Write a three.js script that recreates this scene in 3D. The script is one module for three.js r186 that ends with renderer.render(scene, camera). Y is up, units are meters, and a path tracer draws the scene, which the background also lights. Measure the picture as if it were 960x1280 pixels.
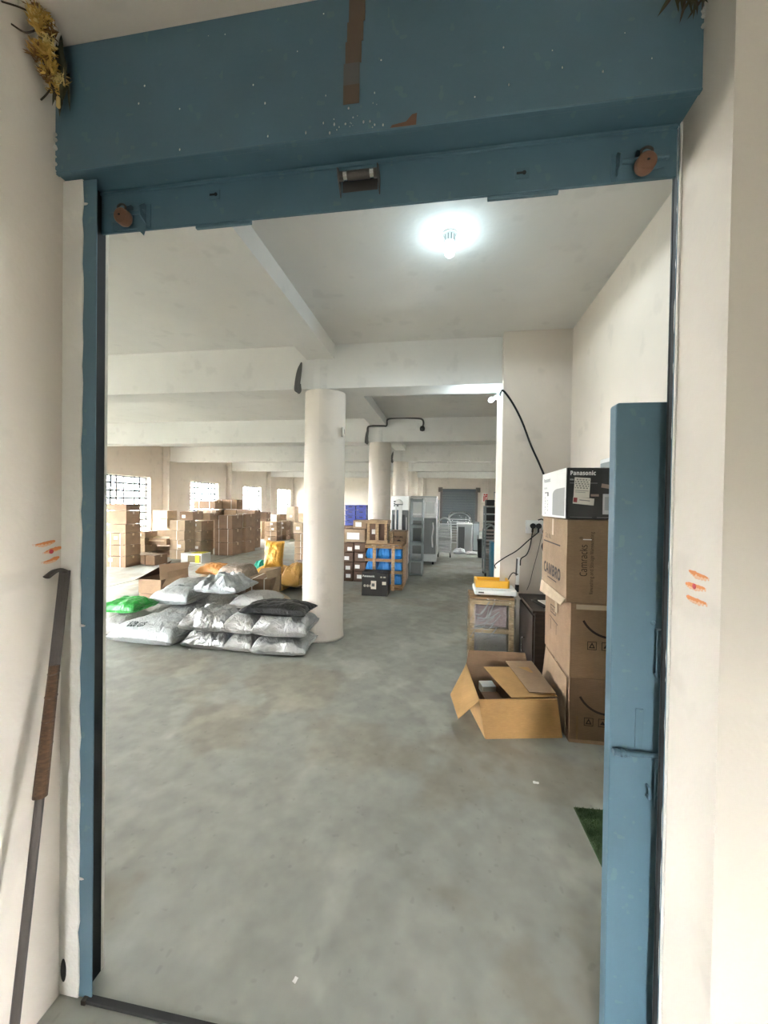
import * as THREE from 'three';
import { RoundedBoxGeometry } from 'three/addons/geometries/RoundedBoxGeometry.js';
import { mergeGeometries, mergeVertices } from 'three/addons/utils/BufferGeometryUtils.js';
import { ImprovedNoise } from 'three/addons/math/ImprovedNoise.js';

// ---------------------------------------------------------------- camera, sky, sun, exposure
const W = 960, H = 1280, FOCAL = 500, EYE = 1.5;
const scene = new THREE.Scene();
const camera = new THREE.PerspectiveCamera(2 * Math.atan(H / 2 / FOCAL) * 180 / Math.PI, W / H, 0.05, 200);
camera.rotation.order = 'YXZ';
camera.position.set(0, EYE, 0);
camera.rotation.set(-Math.atan(6.2 / FOCAL), Math.atan(78 / FOCAL), 0.0155);
camera.setViewOffset(W, H, 0, 6, W, H);        // the lens is shifted 6 pixels: principal row 634
camera.updateMatrixWorld(true);
scene.add(camera);
scene.background = new THREE.Color().setRGB(0.955, 0.978, 1.0);      // even bright haze
scene.backgroundIntensity = 60;
const sun = new THREE.DirectionalLight(new THREE.Color().setRGB(1, 0.93, 0.82), 4.0);
sun.position.set(-46, 20.4, -9.2); sun.target.position.set(-6, 0, -10);
sun.castShadow = true; sun.shadow.radius = 6; sun.shadow.mapSize.set(4096, 4096);
Object.assign(sun.shadow.camera, { left: -22, right: 22, top: 22, bottom: -22, near: 1, far: 90 });
scene.add(sun, sun.target);
const renderer = new THREE.WebGLRenderer({ antialias: true });
renderer.toneMapping = THREE.LinearToneMapping;
renderer.toneMappingExposure = 2.68;
renderer.shadowMap.enabled = true;

// ---------------------------------------------------------------- helpers
let seed = 7;
const rnd = (a = 0, b = 1) => { seed = (seed * 1664525 + 1013904223) >>> 0; return a + (b - a) * (seed / 4294967296); };
const perlin = new ImprovedNoise();
const V = (x, y, z) => new THREE.Vector3(x, y, z);
const dir = (px, py) => V((px - W / 2) / FOCAL, -(py - 634) / FOCAL, -1).applyQuaternion(camera.quaternion);
const onFloor = (px, py, h = 0) => { const d = dir(px, py); return camera.position.clone().addScaledVector(d, (h - EYE) / d.y); };
const onZ = (px, py, z) => { const d = dir(px, py); return camera.position.clone().addScaledVector(d, z / d.z); };
const onX = (px, py, x) => { const d = dir(px, py); return camera.position.clone().addScaledVector(d, x / d.x); };

const taken = new Map();
function numbered(name) { const n = taken.get(name) ?? 0; taken.set(name, n + 1); return n ? `${name}_${String(n).padStart(3, '0')}` : name; }
function tag(o, label, category, group) { o.userData.label = label; o.userData.category = category; if (group) o.userData.group = group; return o; }
function thing(name, label, category, p = [0, 0, 0], ry = 0, group) {
  const g = new THREE.Group(); g.name = numbered(name); g.position.set(...p); g.rotation.y = ry; scene.add(g);
  return tag(g, label, category, group);
}
function mesh(name, geo, material, parent, p, r) {
  const m = new THREE.Mesh(geo, material); m.name = parent ? name : numbered(name);
  m.castShadow = m.receiveShadow = true;
  if (p) m.position.set(...p); if (r) m.rotation.set(...r);
  (parent ?? scene).add(m); return m;
}
function struct(name, geo, material, p, r) { const m = mesh(name, geo, material, null, p, r); m.userData.kind = 'structure'; return m; }
// texture coordinates in metres by the way each face points
function metreUV(g, s = 1) {
  g = g.index ? g.toNonIndexed() : g;
  const p = g.attributes.position, n = g.attributes.normal, uv = new Float32Array(p.count * 2);
  for (let i = 0; i < p.count; i += 3) {
    let ax = 0, ay = 0, az = 0;
    for (let k = 0; k < 3; k++) { ax += Math.abs(n.getX(i + k)); ay += Math.abs(n.getY(i + k)); az += Math.abs(n.getZ(i + k)); }
    for (let k = 0; k < 3; k++) {
      const x = p.getX(i + k), y = p.getY(i + k), z = p.getZ(i + k);
      const [u, v] = ay >= ax && ay >= az ? [x, z] : ax >= az ? [z, y] : [x, y];
      uv[(i + k) * 2] = u * s; uv[(i + k) * 2 + 1] = v * s;
    }
  }
  g.setAttribute('uv', new THREE.BufferAttribute(uv, 2)); return g;
}
const box = (w, h, d, r = 0.004, s = 1) => metreUV(r > 0 ? new RoundedBoxGeometry(w, h, d, 1, Math.min(r, w / 2.1, h / 2.1, d / 2.1)) : new THREE.BoxGeometry(w, h, d), s);
const at = (g, x, y, z) => g.translate(x, y, z);
// box between two corners
const slab = (x0, x1, y0, y1, z0, z1, r = 0) => at(box(x1 - x0, y1 - y0, z1 - z0, r), (x0 + x1) / 2, (y0 + y1) / 2, (z0 + z1) / 2);
const slabW = (x0, x1, y0, y1, z0, z1) => { const g = at(new THREE.BoxGeometry(x1 - x0, y1 - y0, z1 - z0), (x0 + x1) / 2, (y0 + y1) / 2, (z0 + z1) / 2); return metreUV(g); };
const merge = (gs) => mergeGeometries(gs.map((g) => { g = g.index ? g.toNonIndexed() : g; for (const k of Object.keys(g.attributes)) if (!['position', 'normal', 'uv'].includes(k)) g.deleteAttribute(k); return g; }));
function tube(pts, r, seg = 40, rs = 8, closed = false) { return new THREE.TubeGeometry(new THREE.CatmullRomCurve3(pts.map((p) => p.isVector3 ? p : V(...p)), closed, 'centripetal'), seg, r, rs, closed); }
function bar(a, b, r, rs = 10, r2 = r) {
  const g = new THREE.CylinderGeometry(r2, r, a.distanceTo(b), rs);
  g.applyQuaternion(new THREE.Quaternion().setFromUnitVectors(V(0, 1, 0), b.clone().sub(a).normalize()));
  return g.translate((a.x + b.x) / 2, (a.y + b.y) / 2, (a.z + b.z) / 2);
}

// ---------------------------------------------------------------- textures (colour, grain, relief of the stuff itself)
function grid(n, s) { const a = new Float32Array(n * n); let t = s >>> 0; for (let i = 0; i < a.length; i++) { t = (t * 1664525 + 1013904223) >>> 0; a[i] = t / 4294967296; } return a; }
const G = grid(256, 99);
function vnoise(x, y, per) {                       // tiling value noise
  const xi = Math.floor(x), yi = Math.floor(y), fx = x - xi, fy = y - yi, m = (v) => ((v % per) + per) % per;
  const s = (t) => t * t * (3 - 2 * t), a = m(xi), b = m(xi + 1), c = m(yi), d = m(yi + 1);
  const g = (i, j) => G[(i & 255) + (j & 255) * 256], u = s(fx), v = s(fy);
  return (g(a, c) * (1 - u) + g(b, c) * u) * (1 - v) + (g(a, d) * (1 - u) + g(b, d) * u) * v;
}
function fbm(u, v, base, oct, gain = 0.5) { let f = 0, a = 1, t = 0; for (let o = 0, p = base; o < oct; o++, p *= 2) { f += a * vnoise(u * p + o * 17.3 * 0, v * p, p); t += a; a *= gain; } return f / t; }
function tex(n, fn, srgb, repeat = 1) {
  const d = new Uint8Array(n * n * 4), o = [0, 0, 0];
  for (let y = 0; y < n; y++) for (let x = 0; x < n; x++) {
    fn(x / n, y / n, o); const i = (y * n + x) * 4;
    for (let k = 0; k < 3; k++) d[i + k] = Math.max(0, Math.min(255, o[k] * 255)); d[i + 3] = 255;
  }
  const t = new THREE.DataTexture(d, n, n); t.wrapS = t.wrapT = THREE.RepeatWrapping; t.magFilter = THREE.LinearFilter; t.minFilter = THREE.LinearMipmapLinearFilter;
  t.generateMipmaps = true; if (srgb) t.colorSpace = THREE.SRGBColorSpace; t.repeat.set(repeat, repeat); t.needsUpdate = true; return t;
}
const grey = (o, v) => { o[0] = o[1] = o[2] = v; };
const sm = (a, b, x) => { const t = Math.max(0, Math.min(1, (x - a) / (b - a))); return t * t * (3 - 2 * t); };
// screeded concrete: trowel clouds, darker worn patches, pale scuffs, little pits
const concreteMap = tex(1024, (u, v, o) => {
  const cloud = fbm(u, v, 3, 5, 0.38), fine = fbm(u + 0.37, v + 0.11, 48, 3), warp = fbm(u + 0.7, v + 0.2, 6, 3);
  const stain = sm(0.56, 0.72, fbm(u + warp * 0.12 + 0.2, v + 0.5, 7, 5)), pale = sm(0.6, 0.75, fbm(u + 0.61, v + warp * 0.1 + 0.33, 10, 5));
  const pit = sm(0.8, 0.9, fbm(u + 0.17, v + 0.83, 120, 2));
  const b = 0.605 + (cloud - 0.5) * 0.17 + (fine - 0.5) * 0.10 - stain * 0.05 + pale * 0.06 - pit * 0.035;
  o[0] = b * (1.0 + stain * 0.03); o[1] = b; o[2] = b * (0.94 - stain * 0.03);
}, true, 1 / 3.6);
const concreteBump = tex(512, (u, v, o) => grey(o, 0.5 + (fbm(u, v, 8, 6, 0.6) - 0.5) * 0.9), false, 1 / 1.8);
const concreteRough = tex(512, (u, v, o) => grey(o, 0.40 + fbm(u + 0.3, v, 6, 5) * 0.34), false, 1 / 2.4);
const plasterMap = tex(512, (u, v, o) => { const b = 0.93 + (fbm(u, v, 3, 5) - 0.5) * 0.09 - sm(0.66, 0.8, fbm(u + 0.4, v + 0.1, 14, 4)) * 0.03; o[0] = b; o[1] = b * 0.995; o[2] = b * 0.985; }, true, 1 / 2.2);
const plasterBump = tex(512, (u, v, o) => grey(o, fbm(u, v, 10, 6, 0.62)), false, 1 / 1.1);
const steelMap = tex(512, (u, v, o) => { const b = 0.92 + (fbm(u, v, 4, 5) - 0.5) * 0.13; const chip = sm(0.79, 0.83, fbm(u + 0.21, v + 0.4, 40, 2)); o[0] = b + chip * 0.1; o[1] = b + chip * 0.06; o[2] = b; }, true, 1 / 0.9);
const steelBump = tex(256, (u, v, o) => grey(o, fbm(u, v, 6, 6, 0.6)), false, 1 / 0.5);
const cardMap = tex(512, (u, v, o) => { const l = 0.5 + 0.5 * Math.sin(v * Math.PI * 2 * 64); const b = 0.9 + (fbm(u, v, 5, 4) - 0.5) * 0.16 + (vnoise(u * 30, v * 256, 256) - 0.5) * 0.06 + l * 0.012; o[0] = b; o[1] = b * 0.99; o[2] = b * 0.97; }, true, 1 / 0.5);
const cardBump = tex(256, (u, v, o) => grey(o, 0.5 + 0.22 * Math.sin(v * Math.PI * 2 * 64) + (fbm(u, v, 6, 4) - 0.5) * 0.6), false, 1 / 0.5);
const woodMap = tex(256, (u, v, o) => { const g = fbm(u * 1, v + fbm(u, v, 3, 2) * 0.05, 3, 3), l = vnoise(u * 3, v * 48, 48); const b = 0.78 + (l - 0.5) * 0.22 + (g - 0.5) * 0.2; o[0] = b; o[1] = b * 0.97; o[2] = b * 0.92; }, true, 1 / 0.3);
const filmBump = tex(512, (u, v, o) => { const w = fbm(u, v, 4, 3) * 0.3; grey(o, 1 - Math.abs(2 * fbm(u + w, v + w, 7, 5, 0.55) - 1) * 1.7); }, false, 1 / 0.7);
const brushed = tex(256, (u, v, o) => grey(o, 0.30 + vnoise(u * 256, v * 4, 256) * 0.2), false, 1 / 0.4);

const C = (r, g, b) => new THREE.Color().setRGB(r, g, b);
const std = (o) => new THREE.MeshStandardMaterial(o);
const M = {
  floor: std({ color: C(1, 1, 1), map: concreteMap, bumpMap: concreteBump, bumpScale: 0.004, roughnessMap: concreteRough, roughness: 1 }),
  joint: std({ color: C(0.06, 0.055, 0.05), roughness: 0.9 }),
    whitewash: std({ color: C(0.83, 0.82, 0.80), map: plasterMap, bumpMap: plasterBump, bumpScale: 0.003, roughness: 0.85 }),
  cream: std({ color: C(0.80, 0.725, 0.645), map: plasterMap, bumpMap: plasterBump, bumpScale: 0.003, roughness: 0.8 }),
  plasterRaw: std({ color: C(0.86, 0.83, 0.77), map: plasterMap, bumpMap: plasterBump, bumpScale: 0.01, roughness: 0.9 }),
  blue: std({ color: C(0.092, 0.172, 0.222), map: steelMap, bumpMap: steelBump, bumpScale: 0.0015, roughness: 0.5 }),
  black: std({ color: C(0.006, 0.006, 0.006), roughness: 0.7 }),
  rubber: std({ color: C(0.02, 0.02, 0.02), roughness: 0.75 }),
  rust: std({ color: C(0.145, 0.07, 0.04), bumpMap: steelBump, bumpScale: 0.002, roughness: 0.65, metalness: 0.2 }),
  iron: std({ color: C(0.07, 0.058, 0.05), bumpMap: steelBump, bumpScale: 0.002, roughness: 0.6, metalness: 0.35 }),
  chrome: std({ color: C(0.6, 0.6, 0.58), roughness: 0.25, metalness: 1 }),
  steel: std({ color: C(0.42, 0.43, 0.42), roughnessMap: brushed, roughness: 1, metalness: 0.85 }),
  steelWhite: std({ color: C(0.75, 0.76, 0.74), roughness: 0.35, metalness: 0.25 }),
  steelDark: std({ color: C(0.12, 0.125, 0.12), roughnessMap: brushed, roughness: 1, metalness: 0.7 }),
  galvan: std({ color: C(0.22, 0.245, 0.245), roughness: 0.5, metalness: 0.5 }),
  cableGrey: std({ color: C(0.10, 0.095, 0.09), roughness: 0.6 }),
  white: std({ color: C(0.78, 0.78, 0.76), roughness: 0.5 }),
  paper: std({ color: C(0.80, 0.79, 0.76), roughness: 0.8 }),
  tape: std({ color: C(0.45, 0.31, 0.18), roughness: 0.3 }),
  tapeClear: std({ color: C(0.50, 0.40, 0.29), roughness: 0.22 }),
  strap: std({ color: C(0.62, 0.58, 0.50), roughness: 0.4 }),
  brownTape: std({ color: C(0.125, 0.083, 0.055), map: steelMap, roughness: 0.45 }),
  wood: std({ color: C(0.56, 0.36, 0.19), map: woodMap, roughness: 0.75 }),
  woodPale: std({ color: C(0.66, 0.47, 0.28), map: woodMap, roughness: 0.75 }),
  laminate: std({ color: C(0.055, 0.036, 0.032), map: woodMap, roughness: 0.35 }),
  yellow: std({ color: C(0.83, 0.44, 0.02), roughness: 0.35 }),
  sackSilver: std({ color: C(0.47, 0.47, 0.46), roughness: 0.3, metalness: 0.45, bumpMap: filmBump, bumpScale: 0.012 }),
  sackGrey: std({ color: C(0.42, 0.41, 0.39), roughness: 0.38, metalness: 0.1, bumpMap: filmBump, bumpScale: 0.010 }),
  sackWhite: std({ color: C(0.43, 0.45, 0.45), roughness: 0.35, metalness: 0.05, bumpMap: filmBump, bumpScale: 0.008 }),
  sackYellow: std({ color: C(0.70, 0.36, 0.05), roughness: 0.4, bumpMap: filmBump, bumpScale: 0.008 }),
  sackOchre: std({ color: C(0.60, 0.33, 0.08), roughness: 0.5, bumpMap: filmBump, bumpScale: 0.008 }),
  sackBeige: std({ color: C(0.50, 0.38, 0.25), roughness: 0.5, bumpMap: filmBump, bumpScale: 0.008 }),
  sackBrown: std({ color: C(0.30, 0.24, 0.19), roughness: 0.28, bumpMap: filmBump, bumpScale: 0.012 }),
  sackOrange: std({ color: C(0.55, 0.24, 0.06), roughness: 0.4, bumpMap: filmBump, bumpScale: 0.008 }),
  sackGreen: std({ color: C(0.035, 0.33, 0.055), roughness: 0.32, bumpMap: filmBump, bumpScale: 0.010 }),
  sackTeal: std({ color: C(0.02, 0.40, 0.27), roughness: 0.4, bumpMap: filmBump, bumpScale: 0.008 }),
  sackBlack: std({ color: C(0.005, 0.005, 0.005), roughness: 0.4, bumpMap: filmBump, bumpScale: 0.008 }),
  blueFilm: std({ color: C(0.015, 0.23, 0.68), roughness: 0.3, bumpMap: filmBump, bumpScale: 0.012 }),
  blueCrate: std({ color: C(0.012, 0.03, 0.28), roughness: 0.4 }),
  teal: std({ color: C(0.05, 0.16, 0.24), roughness: 0.4 }),
  tealPale: std({ color: C(0.18, 0.36, 0.45), roughness: 0.4 }),
  mat: std({ color: C(0.05, 0.085, 0.03), roughness: 1 }),
  shutterGrey: std({ color: C(0.055, 0.07, 0.078), roughness: 0.6 }),
  redPaint: std({ color: C(0.5, 0.035, 0.04), roughness: 0.6 }),
  paste: std({ color: C(0.66, 0.23, 0.07), roughness: 0.8 }),
  pasteThin: std({ color: C(0.70, 0.42, 0.26), roughness: 0.8 }),
  stemDry: std({ color: C(0.05, 0.035, 0.02), roughness: 0.9, side: THREE.DoubleSide }),
  leafDry: std({ color: C(0.05, 0.048, 0.022), roughness: 0.9, side: THREE.DoubleSide }),
  petal: std({ color: C(0.48, 0.29, 0.06), roughness: 0.8, side: THREE.DoubleSide }),
  petalPale: std({ color: C(0.60, 0.44, 0.16), roughness: 0.8, side: THREE.DoubleSide }),
  petalBrown: std({ color: C(0.20, 0.10, 0.03), roughness: 0.9, side: THREE.DoubleSide }),
  film: new THREE.MeshPhysicalMaterial({ color: C(0.95, 0.95, 0.95), transmission: 1, thickness: 0, roughness: 0.06, ior: 1.6, bumpMap: filmBump, bumpScale: 0.025, side: THREE.DoubleSide }),
  foldHighlight: std({ color: C(0.85, 0.85, 0.84), roughness: 0.12, transparent: true, opacity: 0.42 }),  // whitish colour stands for the shine on folded film
  glass: new THREE.MeshPhysicalMaterial({ color: C(0.97, 0.98, 0.98), transmission: 1, thickness: 0, roughness: 0.02, ior: 1.45 }),
  windowBar: std({ color: C(0.12, 0.13, 0.14), roughness: 0.5 }),
  windowFrame: std({ color: C(0.30, 0.31, 0.32), roughness: 0.4, metalness: 0.3 }),
};
const cardTones = [[0.33, 0.215, 0.13], [0.285, 0.18, 0.108], [0.365, 0.25, 0.155], [0.24, 0.15, 0.09], [0.40, 0.295, 0.195], [0.135, 0.074, 0.044]]
  .map((c) => std({ color: C(...c), map: cardMap, bumpMap: cardBump, bumpScale: 0.0015, roughness: 0.78 }));
const cardPale = std({ color: C(0.56, 0.44, 0.31), map: cardMap, bumpMap: cardBump, bumpScale: 0.0015, roughness: 0.8 });
const cardYellow = std({ color: C(0.52, 0.31, 0.12), map: cardMap, bumpMap: cardBump, bumpScale: 0.0015, roughness: 0.78 });
const cardDeep = std({ color: C(0.30, 0.18, 0.085), map: cardMap, bumpMap: cardBump, bumpScale: 0.0015, roughness: 0.8 });

function canvasMat(w, h, draw, o = {}) {
  const c = document.createElement('canvas'); c.width = w; c.height = h; const x = c.getContext('2d'); draw(x, w, h);
  const t = new THREE.CanvasTexture(c); t.colorSpace = THREE.SRGBColorSpace; t.anisotropy = 4;
  return std({ map: t, roughness: 0.7, ...o });
}
const ink = (w, h, draw, o) => canvasMat(w, h, draw, { transparent: true, ...o });

// ---------------------------------------------------------------- the room
const CEIL = 3.15, BEAM = 2.69, GIRDER = 3.0, XL = -8.9, XR = 1.14, XR2 = 3.0, ZI = -1.12, ZE = -22.4;
const REV_L = -1.132, REV_R = 0.55, SOFFIT = 2.79, ZO = -0.9, PIER_Z = -3.975;
const floorMesh = struct('floor', slabW(XL - 0.25, XR2 + 0.25, -0.2, 0, ZE - 0.25, -1.04), M.floor);
mesh('floor_joint', slab(-5.63, -5.615, -0.002, 0.0012, ZE, ZI - 0.1), M.joint, floorMesh);
mesh('floor_joint', slab(-3.6, -3.592, -0.002, 0.0008, ZE, -8.2), M.joint, floorMesh);
struct('ceiling', slabW(XL - 0.25, XR2 + 0.25, CEIL, CEIL + 0.2, ZE - 0.25, ZI), M.whitewash);
const zBeams = [0, 1, 2, 3, 4].map((i) => -4.09 - 3.7 * i);
zBeams.forEach((z, i) => struct('ceiling_beam', slabW(XL, i ? XR2 : 0.56, BEAM, CEIL, z - 0.34, z), M.whitewash));
struct('ceiling_girder', slabW(-1.49, -1.19, GIRDER, CEIL, ZE, ZI), M.whitewash);
// walls with openings are built from blocks
function wallAlongZ(name, x0, x1, z0, z1, holes, material, y1 = CEIL) {   // holes [zNear, zFar, yBottom, yTop]
  const gs = []; let z = z1;
  for (const [hn, hf, yb, yt] of holes) { if (z > hn) gs.push(slabW(x0, x1, 0, y1, hn, z)); gs.push(slabW(x0, x1, 0, yb, hf, hn), slabW(x0, x1, yt, y1, hf, hn)); z = hf; }
  gs.push(slabW(x0, x1, 0, y1, z0, z)); return struct(name, merge(gs), material);
}
const winNear = [-1.78, -5.48, -9.21, -12.87, -16.57, -20.23];
const winHoles = winNear.map((z) => [z, z - 1.72, 0.45, 2.14]);
const aisleWin = [-11.0, -17.3].map((z) => [z, z - 1.72, 0.9, 2.14]);
wallAlongZ('wall_left', XL - 0.23, XL, ZE, ZI, winHoles, M.cream);
struct('wall_end', slabW(XL - 0.23, XR2 + 0.23, 0, CEIL, ZE - 0.23, ZE), M.cream);
struct('wall_right', slabW(XR, XR + 0.2, 0, CEIL, -4.45, ZI), M.cream);
struct('wall_pier', slabW(0.52, XR, 0, CEIL, -4.45, PIER_Z), M.cream);
struct('wall_return', slabW(XR, XR2 + 0.23, 0, CEIL, -4.45, -4.25), M.cream);
wallAlongZ('wall_aisle', XR2, XR2 + 0.23, ZE, -4.45, aisleWin, M.cream);
for (let i = 1; i < 5; i++) struct('wall_pilaster', slabW(XL, XL + 0.22, 0, CEIL, zBeams[i] - 0.42, zBeams[i] + 0.03), M.cream);
struct('wall_pilaster', slabW(2.2, 2.5, 0, CEIL, ZE, ZE + 0.25), M.cream);
struct('wall_pilaster', slabW(-2.2, -1.2, 0, CEIL, ZE, ZE + 0.2), M.cream);
// columns
const XC = -1.342;
for (let i = 0; i < 5; i++) {
  const g = thing('round_column', ['cream round plastered column beside the silver sacks', 'cream round column behind the wooden crate and blue wrapped pallet', 'cream round column rising behind the first steel refrigerator', 'slim far column just past the third column', 'farthest round column before the end wall'][i], 'column', [XC, 0, -4.29 - 3.7 * i]);
  const prof = [[0.0, 0], [0.236, 0], [0.232, 0.03], [0.226, 0.12], [0.224, 1.3], [0.222, BEAM - 0.004], [0, BEAM - 0.004]].map(([a, b]) => new THREE.Vector2(a, b));
  const uvc = new THREE.LatheGeometry(prof, 48); const u = uvc.attributes.uv; for (let k = 0; k < u.count; k++) u.setXY(k, u.getX(k) * 1.4, uvc.attributes.position.getY(k));
  mesh('shaft', uvc, M.cream, g);
  mesh('neck', at(new THREE.CylinderGeometry(0.214, 0.214, GIRDER - BEAM, 40), 0, (GIRDER + BEAM) / 2, 0), M.whitewash, g);
  if (i === 0) { const sw = mesh('switch_box', box(0.02, 0.1, 0.075, 0.004), M.plasterRaw, g, [0.226, 2.25, 0.1], [0, 0.45, 0]); mesh('switch', box(0.01, 0.05, 0.03, 0.003), M.cableGrey, sw, [0.012, 0, 0.01]); }
}
// windows: frame, mullion, panes, grille bars; built across x = 0 with z as the long way, then set in their wall
let windowCount = 0;
function windowIn(place, turn, len, yb, yt) {
  const w = new THREE.Group(); w.name = `window_${++windowCount}`; w.userData.kind = 'structure'; scene.add(w);
  w.position.set(...place); w.rotation.y = turn; const zf = -len, zn = 0, zm = -len / 2, x = 0;
  const fr = (a, b, c, d) => mesh('frame', slab(x - 0.03, x + 0.03, a, b, c, d, 0.004), M.windowFrame, w);
  fr(yb, yb + 0.05, zf, zn); fr(yt - 0.05, yt, zf, zn); fr(yb + 0.05, yt - 0.05, zf, zf + 0.05); fr(yb + 0.05, yt - 0.05, zn - 0.05, zn); fr(yb + 0.05, yt - 0.05, zm - 0.03, zm + 0.03);
  mesh('pane', slab(x - 0.003, x + 0.003, yb + 0.05, yt - 0.05, zf + 0.05, zm - 0.03), M.glass, w);
  mesh('pane', slab(x - 0.003, x + 0.003, yb + 0.05, yt - 0.05, zm + 0.03, zn - 0.05), M.glass, w);
  for (let k = 1; k < 8; k++) mesh('grille_bar', slab(x + 0.045, x + 0.067, yb + (yt - yb) * k / 8 - 0.031, yb + (yt - yb) * k / 8 + 0.031, zf, zn), M.windowBar, w);
  for (const k of [0.2, 0.31, 0.69, 0.8]) mesh('grille_bar', slab(x + 0.067, x + 0.089, yb, yt, zf + (zn - zf) * k - 0.031, zf + (zn - zf) * k + 0.031), M.windowBar, w);
}
for (const [zn, zf, yb, yt] of winHoles) windowIn([XL - 0.17, 0, zn], 0, zn - zf, yb, yt);
for (const [zn, zf, yb, yt] of aisleWin) windowIn([XR2 + 0.17, 0, zf], Math.PI, zn - zf, yb, yt);
const addedFrontWin = [[-6.6, -4.8]];  // unseen window, added to brighten the pier and beam faces
for (const [a, b] of addedFrontWin) windowIn([a, 0, ZI + 0.17], -Math.PI / 2, b - a, 0.9, 2.3);
// the wall with the shutter opening, and the landing outside it
struct('wall_front', merge([
  slabW(XL - 0.23, -6.6, -0.2, CEIL + 0.2, ZI, ZO), slabW(-4.8, -2.8, -0.2, CEIL + 0.2, ZI, ZO), ...addedFrontWin.flatMap(([a, b]) => [slabW(a, b, -0.2, 0.9, ZI, ZO), slabW(a, b, 2.3, CEIL + 0.2, ZI, ZO)]), slabW(-2.8, REV_L, -0.2, CEIL + 0.2, ZI, -0.7), slabW(REV_R, 3.23, -0.2, CEIL + 0.2, -1.084, ZO), slabW(REV_R + 0.02, 3.23, -0.2, CEIL + 0.2, ZI, -1.084), slabW(REV_L, REV_R, SOFFIT, CEIL + 0.2, ZI, ZO)]), M.cream);
const landing = struct('floor', slabW(-2.6, 3.0, -0.2, -0.006, -1.04, 1.5), M.floor);
struct('ceiling', slabW(-2.6, 3.0, 3.1, 3.3, ZO, 1.5), M.whitewash);
struct('wall_landing', merge([slabW(-2.6, 0.1, -0.2, 3.3, 1.5, 1.7), slabW(0.32, 3.0, -0.2, 3.3, 1.5, 1.7), slabW(0.1, 0.32, 1.5, 3.3, 1.5, 1.7)]), M.whitewash);  // unseen wall; narrow opening added to light hood, leaf and outer face
struct('wall_landing', slabW(-2.8, -2.6, -0.2, 3.3, ZO, 1.7), M.whitewash);
struct('wall_landing', merge([slabW(3.0, 3.2, -0.2, 3.3, -0.73, 1.7), slabW(3.0, 3.2, 1.95, 3.3, ZO, -0.73)]), M.whitewash);  // unseen wall; side slit added and sized for the light on the reveals
struct('ground', slabW(-60, 60, -0.45, -0.25, -60, 60), std({ color: C(0.62, 0.62, 0.60), map: concreteMap, roughness: 0.95 }));
// door threshold: a black rubber-lipped steel channel
const thr = thing('threshold_channel', 'black threshold channel across the floor under the shutter', 'threshold');
mesh('channel', slab(REV_L + 0.09, REV_R - 0.01, -0.006, 0.006, -1.040, -1.022, 0.002), M.rubber, thr);
mesh('end_plate', slab(REV_L + 0.085, REV_L + 0.1, -0.006, 0.008, -1.044, -1.018, 0.002), M.iron, thr);

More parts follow.
